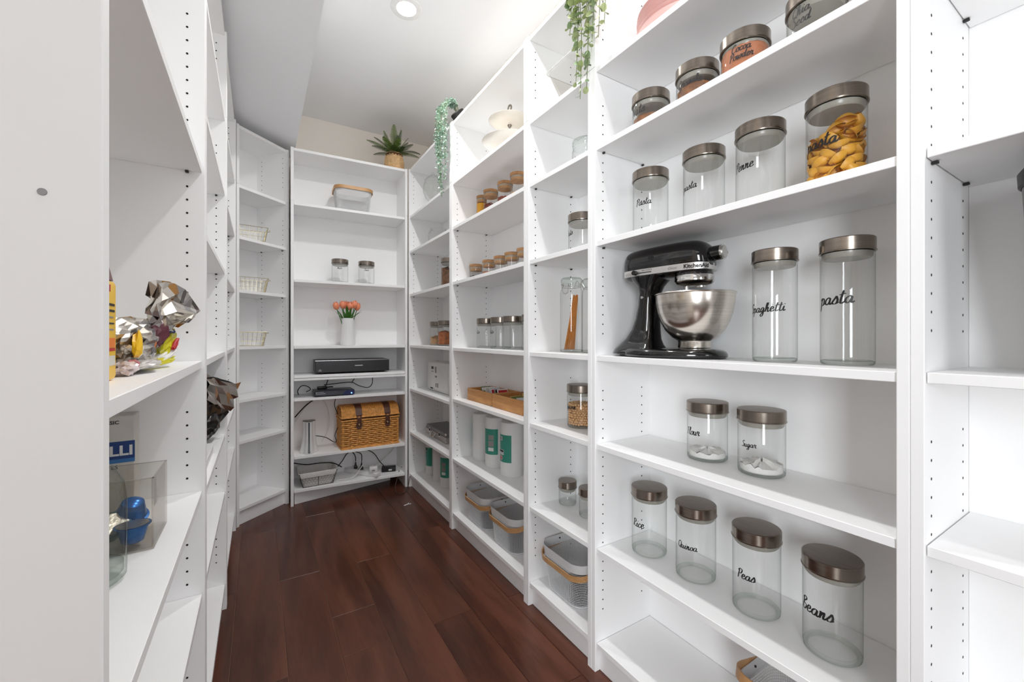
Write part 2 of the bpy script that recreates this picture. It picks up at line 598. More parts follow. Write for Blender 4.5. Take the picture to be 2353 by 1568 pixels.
def script(text, wmax=0.3):
    """list of ribbons (left, right point pairs) for a word; returns ribbons and total width"""
    x = 0
    out = []
    for ch in text:
        w, strokes = GLYPH[ch]
        for st in strokes:
            pts = spline([(px + x + py * 0.18, py) for px, py in st], 5)
            rib = []
            for i, p in enumerate(pts):
                a = pts[max(0, i - 1)]
                b = pts[min(len(pts) - 1, i + 1)]
                d = (b - a)
                d = d.normalized() if d.length > 1e-9 else Vector((1, 0))
                down = abs(d.y)
                end = min(i, len(pts) - 1 - i)
                wd = wmax * (0.36 + 0.64 * down) * (0.7 if end == 0 else 1)
                nrm = Vector((-d.y, d.x)) * wd / 2
                rib.append((p + nrm, p - nrm))
            out.append(rib)
        x += w
    return out, x


def script_on_cylinder(text, r, zc, phi0, span, lines=None, tilt=0.0, wmax=0.3):
    """ribbon letters laid on an upright cylinder about the local origin, facing -X, read from +Y to -Y"""
    m = M().use(INK)
    rows = lines or [text]
    tot = max(script(t)[1] for t in rows)
    k = span / tot                      # radians per glyph unit
    sz = k * r
    for li, t in enumerate(rows):
        rb, w = script(t, wmax)
        z0 = zc - sz * 0.5 - li * sz * 2.1 + (len(rows) - 1) * sz * 1.05
        for rib in rb:
            vs_ = []
            for a, b in rib:
                for p in (a, b):
                    ph = phi0 + (p.x - w / 2) * k
                    vs_.append((-r * math.cos(ph), -r * math.sin(ph), z0 + p.y * sz + (p.x - w / 2) * sz * tilt))
            n = len(rib)
            m.add(vs_, [(2 * i, 2 * i + 1, 2 * i + 3, 2 * i + 2) for i in range(n - 1)])
    return m


def plain_text(text, size, bold=0.0, shear=0.0):
    """mesh polygons of built-in font text, in a flat (x, y) plane"""
    cu = bpy.data.curves.new('lettering', 'FONT')
    cu.body = text
    cu.size = size
    cu.offset = bold
    cu.shear = shear
    cu.resolution_u = 3
    cu.align_x = 'CENTER'
    ob = bpy.data.objects.new('lettering', cu)
    COL.objects.link(ob)
    dg = bpy.context.evaluated_depsgraph_get()
    me = bpy.data.meshes.new_from_object(ob.evaluated_get(dg))
    vs_ = [v.co.copy() for v in me.vertices]
    fs = [tuple(p.vertices) for p in me.polygons]
    bpy.data.objects.remove(ob)
    bpy.data.curves.remove(cu)
    bpy.data.meshes.remove(me)
    return vs_, fs


# ------------------------------------------------------------------ room shell
XF = 0.955        # front plane of the long shelving wall
XL = -0.112       # front plane of the shelving on the doorway side
XWR, XWL, YWB, YWF = 1.250, -0.425, 3.410, -2.6


def slab(name, *a, m=PAINT_WALL):
    mb = M().use(m)
    mb.box(*a)
    return structure(mb.build(name, smooth=False))


slab('wall_right', XWR, XWR + .1, YWF, YWB + .1, -.02, CEIL + .05, m=PAINT_WALL)
slab('wall_back', XWL - .1, XWR, YWB, YWB + .1, -.02, CEIL + .05, m=PAINT_WALL)
slab('wall_left', XWL - .1, XWL, -0.13, YWB, -.02, CEIL + .05, m=PAINT_WALL)  # extended unseen past the shelving to keep hall light off the end panel
slab('wall_left_entry', XWL - .1, XWL, -1.60, -1.36, -.02, CEIL + .05, m=PAINT_DIM)  # cut back to widen the unseen doorway for the hall light
slab('wall_left_lintel', XWL - .1, XWL, -1.36, -0.13, 2.45, CEIL + .05, m=PAINT_DIM)
slab('wall_left_rear', XWL - .1, XWL, YWF, -1.60, -.02, CEIL + .05, m=PAINT_DIM)
wl = M().use(PAINT_DIM)
wl.box(XWL - .1, -.25, YWF - .1, YWF, -.02, CEIL + .05).box(1.09, XWR + .1, YWF - .1, YWF, -.02, CEIL + .05)
wl.box(-.25, 1.09, YWF - .1, YWF, -.02, .68).box(-.25, 1.09, YWF - .1, YWF, 2.42, CEIL + .05)
structure(wl.build('wall_front', smooth=False))
wf = M().use(mat('window_frame_white', (235, 235, 235), 0.5))
for a in ((-.25, -.20, .68, 2.42), (1.04, 1.09, .68, 2.42), (-.20, 1.04, .68, .73), (-.20, 1.04, 2.37, 2.42), (.40, .44, .73, 2.37)):
    wf.box(a[0], a[1], YWF - .08, YWF, a[2], a[3])
win2 = structure(wf.build('added_rear_window', smooth=False))  # unseen window frame added around the rear fill light
pg2 = M().use(SKYGLASS)
pg2.box(-.20, 1.04, YWF - .052, YWF - .048, .73, 2.37)
put('added_window_pane', pg2.mesh('added_window_pane', False), win2)
slab('wall_hall_north', -2.4, XWL - .1, 1.0, 1.1, -.02, CEIL + .05, m=PAINT_DIM)
slab('wall_hall_west', -2.4, -2.3, -1.9, 1.1, -.02, CEIL + .05, m=PAINT_DIM)
# hall end wall with an added window for the fill light
wl = M().use(PAINT_DIM)
wl.box(-2.3, -2.2, -2.0, -1.9, -.02, CEIL + .05).box(-1.32, XWL - .1, -2.0, -1.9, -.02, CEIL + .05)
wl.box(-2.2, -1.32, -2.0, -1.9, -.02, .5).box(-2.2, -1.32, -2.0, -1.9, 2.2, CEIL + .05)
structure(wl.build('wall_hall_south', smooth=False))
wf = M().use(TRIM_W)
for a in ((-2.2, -2.15, .5, 2.2), (-1.37, -1.32, .5, 2.2), (-2.15, -1.37, .5, .55), (-2.15, -1.37, 2.15, 2.2), (-1.78, -1.74, .55, 2.15)):
    wf.box(a[0], a[1], -1.98, -1.9, a[2], a[3])
win = structure(wf.build('added_hall_window', smooth=False))
pg = M().use(SKYGLASS)
pg.box(-2.15, -1.37, -1.952, -1.948, .55, 2.15)
put('added_window_pane', pg.mesh('added_window_pane', False), win)
slab('ceiling', -2.4, XWR + .1, YWF - .1, YWB + .1, CEIL, CEIL + .08, m=PAINT_CEIL)
# boxed-down bulkhead over the shelving on the doorway side
slab('ceiling_bulkhead', XWL, 0.216, 0.42, YWB, 2.42, CEIL, m=PAINT_CEIL)

# floor: sub-floor plus single planks
fl = M().use(FLOOR_GAP)
fl.box(-2.4, XWR + .1, YWF - .1, YWB + .1, -.04, -.0035)
floor = structure(fl.build('floor', smooth=False))
PW = 0.1660
ROWS = {-2: [1.2, 0.2], -1: [2.166, 0.95, -.3], 0: [2.762, 1.546, .3, -.9], 1: [2.168, 1.0, -.2], 2: [2.86, 1.778, 1.538, .35, -.8],
        3: [2.150, .92, -.25], 4: [2.76, 1.534, .3, -.9], 5: [2.32, 1.05, -.15], 6: [1.527, .4, -.7]}
for k, js in ROWS.items():
    x0, x1 = -.083 + PW * k, -.083 + PW * (k + 1)
    ys = [YWB] + js + [-1.6]
    for a, b in zip(ys, ys[1:]):
        pm = M().use(FLOOR)
        pm.box(-(x1 - x0) / 2 + .0007, (x1 - x0) / 2 - .0007, -(a - b) / 2 + .0007, (a - b) / 2 - .0007, -.0034, 0, 0.0011)
        put('plank', pm.mesh('plank', False), floor, ((x0 + x1) / 2, (a + b) / 2, 0))
# the part of the floor behind the camera, too far off to be seen
rf = M().use(FLOOR)
rf.box(-2.3, XWR, YWF, -1.602, -.0034, 0).box(-2.3, -.417, -1.6, 1.0, -.0034, 0).box(1.081, XWR, -1.6, YWB, -.0034, 0)
put('plank_field', rf.mesh('plank_field', False), floor)['kind'] = 'stuff'

# ------------------------------------------------------------------ recessed downlights
for i, ly in enumerate(LIGHT_YS):
    t = thing('recessed_downlight', ['round recessed ceiling light over the far end of the aisle', 'round recessed ceiling light over the middle of the aisle',
                                     'round recessed ceiling light over the doorway end of the aisle'][i], 'ceiling light', (LIGHT_X, ly, CEIL), group='recessed ceiling lights')
    r_ = M().use(TRIM_W)
    r_.lathe([(.046, -.001), (.048, -.004), (.07, -.005), (.075, -.003), (.076, -.0002)], 48)
    r_.build('trim_ring', t)
    d_ = M().use(DIFF)
    d_.lathe([(0, -.0022), (.0458, -.0018)], 40)
    d_.build('diffuser', t)

# ------------------------------------------------------------------ bookcases
TH = 0.0184
C_SHELF = [2.018, 1.757, 1.437, 1.055, .76, .412, .097]
L_SHELF = [2.018, 1.712, 1.392, 1.058, .72, .484, .105]


def bookcase(label, origin, rz, w, shelves, depth=.28, kick=True, holes=True, seam=True):
    """local frame: x along the front, y into the depth, front plane y = 0, floor z = 0"""
    t = thing('bookcase', label, 'bookcase', (origin[0], origin[1], 0), rz, 'white bookcases lining the pantry')
    zs = 2.018
    for x0 in (0, w - TH):
        m = M().use(LAM)
        m.box(x0, x0 + TH - .0004, 0, depth, 0, zs - .0005, .0011)
        m.build('side_panel', t, False)
        m = M().use(LAM)
        m.box(x0, x0 + TH - .0004, 0, depth, zs + .0005, 2.37, .0011)
        m.build('extension_side_panel', t, False)
    m = M().use(LAM)
    m.box(TH, w - TH, .007, depth, 2.351, 2.369, .001)
    m.build('top_panel', t, False)
    for z in shelves:
        m = M().use(LAM)
        g = .0012
        m.box(TH + g, w - TH - g, .006, depth - .014, z - .018, z, .001)
        m.build('shelf', t, False)
    m = M().use(LAM)
    m.box(TH, w - TH, depth - .012, depth - .008, .08, 2.36)
    m.build('back_panel', t, False)
    if kick:
        m = M().use(LAM)
        m.box(TH, w - TH, .022, .036, 0, shelves[-1] - .0185, .001)
        m.build('plinth', t, False)
    if holes:
        m = M().use(HOLE)
        nxt = sorted(shelves)
        for face, sx in ((TH - .0003, 1), (w - TH - .0001, -1)):
            for y in (.035, depth - .055):
                z = .168
                while z < 2.31:
                    z += .032
                    if .955 < z < 1.125 or 1.90 < z < 2.09:
                        continue
                    if any(-.006 < q - z < .024 for q in shelves):
                        continue
                    T = Matrix.Translation((face + sx * .0002, y, z)) @ Matrix.Rotation(PI / 2 * sx, 4, 'Y')
                    m.lathe([(0, 0.0002), (.0026, 0.0002), (.0026, -.0002)], 7, T=T)
        stuff(m.build('peg_holes', t, False))
        m = M().use(PIN)
        for z in shelves[:-1]:
            if abs(z - 2.018) < .02 or abs(z - 1.056) < .02:
                continue
            for x0, x1 in ((TH, TH + .009), (w - TH - .009, w - TH)):
                for y in (.035, depth - .055):
                    m.box(x0, x1, y - .0035, y + .0035, z - .0235, z - .0185, .001)
        stuff(m.build('shelf_pins', t, False))
    return t


RW = R(-90)  # shelving on the long wall: local x runs towards -Y, depth towards +X  (rz = -90)
bookcase('white bookcase holding silver case and tissue pack, in the far corner by the wicker hamper', (XF, 3.051), RW, .80, [2.018, 1.757, 1.437, 1.057, .735, .412, .10])
bookcase('wide white bookcase with bamboo tea boxes and the two-tier cake stand', (XF, 2.251), RW, .80, C_SHELF)
bookcase('narrow white bookcase with the chickpea jar and tall spaghetti jar', (XF, 1.451), RW, .40, C_SHELF)
bookcase('wide white bookcase holding the black stand mixer and big lettered jars', (XF, 1.051), RW, .80, C_SHELF)
bookcase('white bookcase beyond the doubled post, bare but for a black-lidded vessel', (XF, .251), RW, .80, [2.018, 1.757, 1.437, 1.057, .765, .412, .097])
LW = R(90)   # opposite shelving: local x towards +Y, depth towards -X
first_left = bookcase('white bookcase with yellow carton, foil bags and coffee pods, beside the doorway', (XL, .478), LW, .80, [2.018, 1.535, 1.059, .742, .490, .105])
q = M().use(mat('screw_cap_grey', (150, 150, 150), .5))
for xx, zz in ((.0355, 1.2329),):
    T_ = Matrix.Translation((-.0004, xx, zz)) @ Matrix.Rotation(R(-90), 4, 'Y')
    q.lathe([(0, .0004), (.0028, .0004), (.003, -.0004)], 14, T=T_)
q.build('screw_cap', first_left)
bookcase('white bookcase with the black foil bag hanging over its shelf', (XL, 1.280), LW, .80, L_SHELF)
bookcase('nearly empty white bookcase between black bag bookcase and angled corner bookcase', (XL, 2.082), LW, .80, L_SHELF)
AANG = R(41.5)
A0 = Vector((-.110, 2.905, 0))
bookcase('narrow white bookcase set at an angle across the corner, holding wire baskets', (A0.x, A0.y), AANG, .38, [2.018, 1.715, 1.398, 1.060, .745, .50, .103], depth=.27)
BANG = math.atan2(-.036, .772)
B0 = Vector((.179, 3.080, 0))
BW = .770
B_SHELF = [2.010, 1.50, 1.057, .862, .708, .325, .103]
bk = bookcase('white bookcase facing the aisle with wicker hamper, tulip vase and electronics', (B0.x, B0.y), BANG, BW, B_SHELF, kick=False, holes=False)
m = M().use(LAM)
m.box(.004, BW - TH - .06, 0, .014, .0005, .082, .001, T=Matrix.Translation((TH + .002, .030, 0)) @ Matrix.Rotation(R(15), 4, 'Z'))
m.build('plinth', bk, False)
m = M().use(LAM)
m.box(TH + .001, BW - TH - .001, -.004, .012, .826, .840, .001)
m.build('shelf_support_rail', bk, False)


def at_b(x, y, z):
    c_, s_ = math.cos(BANG), math.sin(BANG)
    return (B0.x + x * c_ - y * s_, B0.y + x * s_ + y * c_, z)


def at_a(x, y, z):
    c_, s_ = math.cos(AANG), math.sin(AANG)
    return (A0.x + x * c_ - y * s_, A0.y + x * s_ + y * c_, z)


# ------------------------------------------------------------------ glass jars
JARS = {}
LIDH = .030


def jar_meshes(r, h):
    key = (round(r, 4), round(h, 4))
    if key in JARS:
        return JARS[key]
    rb = r - .0018
    hb = h - LIDH + .004
    b = M().use(GLASS)
    b.lathe([(rb * .93, .0015), (rb * .985, .004), (rb, .010), (rb, hb - .006), (rb - .002, hb)], 48)
    base = M().use(GLASS_THICK)
    base.lathe([(rb * .80, .0012), (rb * .93, .0010), (rb * .975, .0035), (rb * .98, .009), (rb * .90, .0105), (rb * .78, .0085)], 48)
    base.use(GLASS)
    base.lathe([(rb * .78, .0085), (0, .0068)], 48)
    lid = M().use(STEEL)
    z0 = h - LIDH
    lid.lathe([(r - .004, z0), (r + .0009, z0), (r + .0012, z0 + .0022), (r, z0 + .003), (r, h - .0022), (r - .0018, h - .0003)], 56)
    lid.use(STEEL_TOP)
    lid.lathe([(r - .0018, h - .0003), (r - .004, h), (0, h)], 56)
    lid.use(SEAL)
    lid.lathe([(0, z0 - .0005), (rb - .009, z0 - .0005)], 40)
    se = M().use(SEAL)
    se.lathe([(rb - .003, z0 - .0012), (rb - .0035, z0 - .010), (rb - .0065, z0 - .0135), (0, z0 - .012)], 44)
    JARS[key] = (b.mesh('jar_body'), base.mesh('jar_base'), lid.mesh('jar_lid'), se.mesh('lid_seal'))
    return JARS[key]


def jar(label, x, y, z, r=.0565, h=.214, word=None, phi=0.0, span=60, zc=None, lines=None, group='steel-lidded glass jars', rz=0.0):
    b, base, lid, se = jar_meshes(r, h)
    t = thing('glass_jar', label, 'jar', (x, y, z + .0006), rz, group)
    bo = put('jar_body', b, t)
    put('base', base, bo)
    li = put('lid', lid, t)
    put('lid_seal', se, li)
    if word or lines:
        mm = script_on_cylinder(word, r - .0014, zc if zc else (h - LIDH) * .5, R(phi), R(span), lines, tilt=.05)
        mm.build('lettering', t, False)
    return t


def filling(name, label, x, y, z, r, h, m, cat, wave=.2, n=36, seed=0, slope=0.0):
    """a heaped filling inside a jar: uneven top"""
    mb = M().use(m)
    rnd = random.Random(seed)
    rings = []
    for zz in (0, .25, .5, .75, .97):
        rings.append([(r * (1 - .012 * rnd.random()) * math.cos(2 * PI * i / n), r * (1 - .012 * rnd.random()) * math.sin(2 * PI * i / n),
                       .009 + h * zz + (0 if zz < .9 else wave * h * (rnd.random() - .5) * .5 + slope * r * math.sin(2 * PI * i / n))) for i in range(n)])
    mb.sections(rings, False)
    top = [[(p[0] * q, p[1] * q, p[2] * 1.0 + wave * h * (1 - q) * .5 + wave * h * .3 * (rnd.random() - .5)) for p in rings[-1]] for q in (1, .8, .55, .3, .08)]
    mb.sections(top, False)
    mb.sections([rings[0], [(0, 0, .009)] * n], False)
    o = mb.build(name, None, True, 60)
    o.location = (x, y, z)
    return tag(o, label, cat, kind='stuff')


# bookcase with the mixer: shelf at .412
jar('glass jar lettered Rice with steel lid, on the shelf above the mesh basket', 1.098, .930, .412, word='Rice', phi=1, span=44, zc=.098)
jar('glass jar lettered Quinoa with steel lid, standing between the Rice and Peas jars', 1.104, .764, .412, word='Quinoa', phi=8, span=62, zc=.098)
jar('glass jar lettered Peas with steel lid, standing between the Quinoa and Beans jars', 1.101, .587, .412, word='Peas', phi=2, span=46, zc=.098)
jar('glass jar lettered Beans with steel lid, nearest the doubled post', 1.099, .420, .412, word='Beans', phi=-14, span=74, zc=.098)
# shelf .76
jar('short glass jar lettered Flour with white powder, beside the Sugar jar', 1.127, .742, .76, h=.168, word='Flour', phi=-13, span=50, zc=.078)
jar('short glass jar lettered Sugar with white crumbs at the bottom', 1.125, .587, .76, h=.168, word='Sugar', phi=-4, span=40, zc=.078)
filling('white_powder', 'thin heap of white powder inside the Flour jar', 1.127, .742, .76, .049, .016, SALT, 'flour', 1.0, seed=2)
filling('sugar_crumbs', 'white crumbs heaped inside the Sugar jar', 1.125, .587, .76, .049, .018, SALT, 'sugar', 1.2, seed=5)
# shelf 1.055
jar('tallest narrow glass jar lettered Spaghetti, beside the stand mixer', 1.10, .542, 1.055, r=.050, h=.277, word='Spaghetti', phi=0, span=104, zc=.128)
jar('tall empty glass jar lettered pasta, by the doubled post on the mixer shelf', 1.11, .396, 1.055, r=.050, h=.277, word='pasta', phi=-8, span=82, zc=.14)
# shelf 1.437
jar('empty glass jar lettered Pasta, farthest from the doubled post on its shelf', 1.085, .914, 1.437, word='Pasta', phi=16, span=53, zc=.102)
jar('empty glass jar lettered pasta beside the Penne jar', 1.092, .730, 1.437, word='pasta', phi=-11, span=52, zc=.102)
jar('glass jar lettered Penne with a few pasta pieces at the bottom', 1.088, .571, 1.437, word='Penne', phi=-15, span=56, zc=.104)
jar('glass jar lettered pasta and heaped with big yellow shells', 1.092, .410, 1.437, word='pasta', phi=-11, span=68, zc=.098)
# shelf 1.757
jar('short glass jar lettered Nuts with steel lid', 1.046, .880, 1.757, h=.112, word='Nuts', phi=-6, span=54, zc=.05)
jar('short glass jar lettered Granola with brown contents', 1.050, .722, 1.757, h=.112, word='Granola', phi=12, span=72, zc=.052)
jar('short glass jar lettered Cocoa Powder with reddish brown contents', 1.050, .588, 1.757, h=.112, lines=['Cocoa', 'Powder'], phi=20, span=56, zc=.052)
jar('short glass jar lettered Chia Seed, beside the doubled post near the ceiling', 1.052, .432, 1.757, h=.112, lines=['Chia', 'Seed'], phi=-8, span=40, zc=.052)
filling('granola', 'thin layer of granola inside the Granola jar', 1.050, .722, 1.757, .0515, .042, NUTS, 'granola', .2, seed=7)
filling('mixed_nuts', 'layer of nuts inside the Nuts jar', 1.046, .880, 1.757, .0515, .03, NUTS, 'nuts', .2, seed=8)
filling('cocoa_powder', 'reddish cocoa powder filling the Cocoa Powder jar', 1.050, .588, 1.757, .0528, .066, COCOA, 'cocoa powder', .1, seed=9)


# big pasta shells
def shell_mesh():
    m_ = M().use(PASTA)
    nu, nv = 9, 7
    vs_, fs = [], []
    for j in range(nv):
        v = j / (nv - 1)            # across the opening
        ang = R(-150) + R(300) * v
        for i in range(nu):
            u = i / (nu - 1)        # along the shell
            rr = .0105 * math.sin(PI * (.08 + .84 * u)) ** .8 * (1 + .35 * abs(2 * v - 1))
            vs_.append((.034 * (u - .5), rr * math.sin(ang) * 1.0, -rr * math.cos(ang) * .9))
    for j in range(nv - 1):
        for i in range(nu - 1):
            fs.append((j * nu + i, j * nu + i + 1, (j + 1) * nu + i + 1, (j + 1) * nu + i))
    m_.add(vs_, fs)
    return m_.mesh('pasta_shell', True, 80)


SHELL = shell_mesh()
rs = random.Random(3)
for lay in range(9):
    zz = 1.437 + .018 + lay * .0152
    for q in range(11):
        if q < 8:
            a, rr = 2 * PI * q / 8 + lay * .4 + rs.uniform(-.1, .1), .0385
        else:
            a, rr = 2 * PI * q / 3 + lay, .015
        if lay >= 7 and (math.sin(a) > .1 or lay == 8 and math.sin(a) > -.3):
            continue
        o = put('pasta_shell', SHELL, None, (1.092 + rr * math.cos(a), .410 + rr * math.sin(a), zz + rs.uniform(-.002, .002)),
                (rs.uniform(.2, 1.9), rs.uniform(-.8, .8), a + PI / 2 + rs.uniform(-.5, .5)))
        o.scale = (1.1, 1.15, 1.15)
        tag(o, 'large yellow conchiglie shell heaped in the pasta jar by the doubled post', 'pasta', 'pasta shells in the jar')
for q in range(7):
    a = q * 2.1
    rr = .012 + .004 * q
    o = put('pasta_shell', SHELL, None, (1.088 + rr * math.cos(a), .571 + rr * math.sin(a), 1.437 + .02 + .004 * (q % 2)), (rs.uniform(-.4, .4), rs.uniform(-.3, .3), a))
    tag(o, 'yellow pasta piece lying on the bottom of the Penne jar', 'pasta', 'pasta pieces in the Penne jar')

# narrow bookcase
jar('short-lettered glass jar half full of chickpeas', 1.098, 1.268, .76, h=.168, word='Popcorn', phi=-6, span=66, zc=.078)
pm = M().use(CHICK)
rs = random.Random(11)
pea = bmesh.new()
bmesh.ops.create_icosphere(pea, subdivisions=1, radius=.0056)
pv = [v.co.copy() for v in pea.verts]
pf = [tuple(v.index for v in f.verts) for f in pea.faces]
pea.free()
for lay in range(9):
    for ring, n_ in ((.0470, 28), (.036, 20 if lay > 6 else 0), (.024, 12 if lay > 6 else 0), (.012, 6 if lay > 6 else 0)):
        for q in range(n_):
            a = 2 * PI * (q + .5 * (lay % 2)) / n_ + rs.uniform(-.06, .06)
            c_ = Vector((ring * math.cos(a), ring * math.sin(a), .0155 + lay * .0094 + rs.uniform(-.0015, .0015)))
            pm.add([p + c_ for p in pv], pf)
pm.lathe([(0, .012), (.042, .012), (.042, .086), (0, .088)], 20)
o = pm.build('chickpeas', None, True, 80)
o.location = (1.098, 1.268, .76)
tag(o, 'pale brown chickpeas filling the lower half of a glass jar', 'chickpeas', kind='stuff')
jar('tiny empty glass jar with steel lid, standing clear of the post', 1.118, 1.378, .412, r=.0385, h=.098, group='two tiny jars')
jar('tiny empty glass jar with steel lid, partly behind the post', 1.110, 1.238, .412, r=.0385, h=.112, group='two tiny jars')
jar('glass jar with steel lid half hidden by the post, above the clip-top jars', 1.10, 1.263, 1.437, h=.165, word='Oats', phi=-18, span=46, zc=.085)


def clip_jar(label, x, y, z, r, h, rz):
    t = thing('clip_top_jar', label, 'jar', (x, y, z + .0006), rz, 'clip-top glass jars')
    b = M().use(GLASS)
    b.lathe([(r * .96, .001), (r, .006), (r, h - .062), (r * .9, h - .045), (r * .86, h - .04), (r * .86, h - .024)], 44)
    bo = b.build('jar_body', t)
    bb = M().use(GLASS_THICK)
    bb.lathe([(0, .0008), (r * .95, .0008), (r * .985, .004), (r * .97, .010), (0, .008)], 44)
    bb.build('base', bo)
    ld = M().use(GLASS_THICK)
    ld.lathe([(r * .9, h - .022), (r * .94, h - .018), (r * .94, h - .008), (r * .82, h - .002), (r * .4, h), (0, h)], 44)
    ld.lathe([(r * .86, h - .0235), (r * .93, h - .026), (r * .93, h - .031), (r * .86, h - .034)], 44)
    ld.build('lid', t)
    w = M().use(CHROME)
    ring = [(r * .905 * math.cos(a), r * .905 * math.sin(a), h - .038) for a in [2 * PI * i / 40 for i in range(40)]]
    w.tube(ring, .0012, 6, True)
    for sy in (-1, 1):
        w.tube(spline([(-r * .9, sy * .012, h - .038), (-r * 1.06, sy * .012, h - .03), (-r * 1.08, sy * .012, h - .062), (-r * 1.05, 0, h - .07)], 5), .0012, 6)
    w.tube(spline([(r * .92, -.01, h - .036), (r * 1.05, -.008, h - .02), (r * .98, 0, h - .008), (r * 1.05, .008, h - .02), (r * .92, .01, h - .036)], 5), .0012, 6)
    w.build('wire_clip', t)
    return t


clip_jar('tall clip-top glass jar holding a leaning bundle of spaghetti', 1.10, 1.330, 1.055, .046, .305, R(20))
clip_jar('tall empty clip-top glass jar half hidden behind the post', 1.125, 1.226, 1.055, .046, .292, R(160))
sm = M().use(SPAG)
rs = random.Random(5)
for q in range(70):
    a, rr = rs.uniform(0, 2 * PI), .024 * math.sqrt(rs.random())
    p0 = Vector((rr * math.cos(a) * .9, .014 + rr * math.sin(a), .011))
    p1 = Vector((rr * math.cos(a + .5) * .42 + .004, -.022 + rr * math.sin(a + .5) * .42, .228 + rs.uniform(-.008, .008)))
    sm.tube([p0, (p0 + p1) / 2 + Vector((0, -.001, 0)), p1], .0010, 5)
o = sm.build('spaghetti_bundle', None, True)
o.location = (1.10, 1.330, 1.055)
tag(o, 'bundle of dry spaghetti leaning inside the clip-top jar', 'spaghetti', kind='stuff')

# oats jar with clear glass stopper near the hanging plant
t = thing('glass_jar', 'clear jar with glass screw lid and black lettering, below the hanging eucalyptus', 'jar', (1.105, 1.250, 1.7576), 0, 'steel-lidded glass jars')
b = M().use(GLASS)
b.lathe([(.046, .001), (.0525, .006), (.0525, .092), (.047, .102), (.047, .106)], 44)
b.build('jar_body', t)
ld = M().use(GLASS_THICK)
ld.lathe([(.0495, .106), (.0505, .109), (.0505, .116), (.0515, .118), (.0505, .121), (.0505, .127), (.0515, .129), (.049, .136), (.03, .142), (0, .143)], 44)
ld.build('lid', t)
script_on_cylinder('Oats', .0530, .046, R(-14), R(52)).build('lettering', t, False)

# wide bookcase: four bamboo-lid canisters (shelf 1.757), five smaller (1.437)


def bamboo_jar(label, x, y, z, r, h, group):
    t = thing('bamboo_lid_jar', label, 'jar', (x, y, z + .0006), 0, group)
    b = M().use(GLASS)
    b.lathe([(r * .95, .001), (r, .005), (r, h - .014)], 36)
    b.lathe([(0, .006), (r * .94, .005)], 36)
    b.build('jar_body', t)
    ld = M().use(BAMBOO_LID)
    ld.lathe([(r * .93, h - .038), (r * .93, h - .014), (r * 1.03, h - .013), (r * 1.03, h - .001), (r * 1.0, h), (0, h)], 36)
    ld.lathe([(r * .93, h - .038), (0, h - .038)], 36)
    ld.build('lid', t)
    sl = M().use(SEAL)
    sl.lathe([(r * .955, h - .024), (r * .965, h - .021), (r * .955, h - .018)], 36)
    sl.build('seal_ring', t)
    return t


g1 = 'bamboo-lidded canisters under the cake stand'
bamboo_jar('slim bamboo-lidded canister of yellow turmeric', 1.095, 2.125, 1.757, .030, .168, g1)
bamboo_jar('bamboo-lidded canister of dried chillies beside the yellow turmeric', 1.095, 2.017, 1.757, .040, .168, g1)
bamboo_jar('bamboo-lidded canister of red peppercorns', 1.095, 1.860, 1.757, .040, .163, g1)
bamboo_jar('bamboo-lidded canister with pale crumbs, touching the wide post', 1.095, 1.733, 1.757, .040, .166, g1)
filling('turmeric_powder', 'yellow turmeric powder filling a slim canister', 1.095, 2.125, 1.7576, .0285, .118, TURMERIC, 'spice', .02, seed=12)
filling('dried_chillies', 'dried red brown chillies in a canister', 1.095, 2.017, 1.7576, .0382, .072, SPICE, 'spice', .5, seed=13)
filling('peppercorns', 'red peppercorns in a canister', 1.095, 1.860, 1.7576, .0382, .075, PEPPER, 'spice', .12, seed=14)
filling('pale_crumbs', 'pale crumbs in the canister by the wide post', 1.095, 1.733, 1.7576, .0382, .06, CHICK, 'spice', .2, seed=15)
g2 = 'small bamboo-lidded jars in a row'
vys = [2.205, 2.043, 1.912, 1.798, 1.682]
vl = ['small bamboo-lidded jar with dark spice, farthest from the wide post', 'small bamboo-lidded jar with pinkish spice, second of the row',
      'small bamboo-lidded jar with dark seeds, middle of the row of five', 'small bamboo-lidded jar with reddish seeds, beside the one touching the post',
      'small bamboo-lidded jar half hidden by the wide post']
vm = [DARKSEED, COCOA, DARKSEED, PEPPER, SALT]
vh = [.03, .034, .020, .022, .03]
for i in range(5):
    bamboo_jar(vl[i], 1.098, vys[i], 1.437, .0372, .107, g2)
    filling('spice_heap', 'heap of spice inside ' + ['the first small jar of dark spice', 'the second small jar, pinkish', 'the middle small jar of dark seeds', 'the fourth small jar of red seeds', 'the small jar by the post'][i],
            1.098, vys[i], 1.4376, .0355, vh[i], vm[i], 'spice', .25, seed=20 + i)
# steel lids on shelf 1.055
sl = ['short glass jar farthest from the wide post in the row above the bamboo boxes', 'short glass jar second in the row above the bamboo boxes',
      'short glass jar third in the row above the bamboo boxes, unlettered', 'short glass jar at the row end, nearly hidden by the wide post']
for i, y in enumerate([2.076, 1.916, 1.787, 1.607]):
    jar(sl[i], 1.10, y, 1.055, h=.166, word=['Salt', 'Nuts', None, None][i] if i != 0 else None, lines=['Oats'] if i == 0 else None, phi=-4, span=40, zc=.085)

# bamboo boxes with tea packets
WALLB = .009


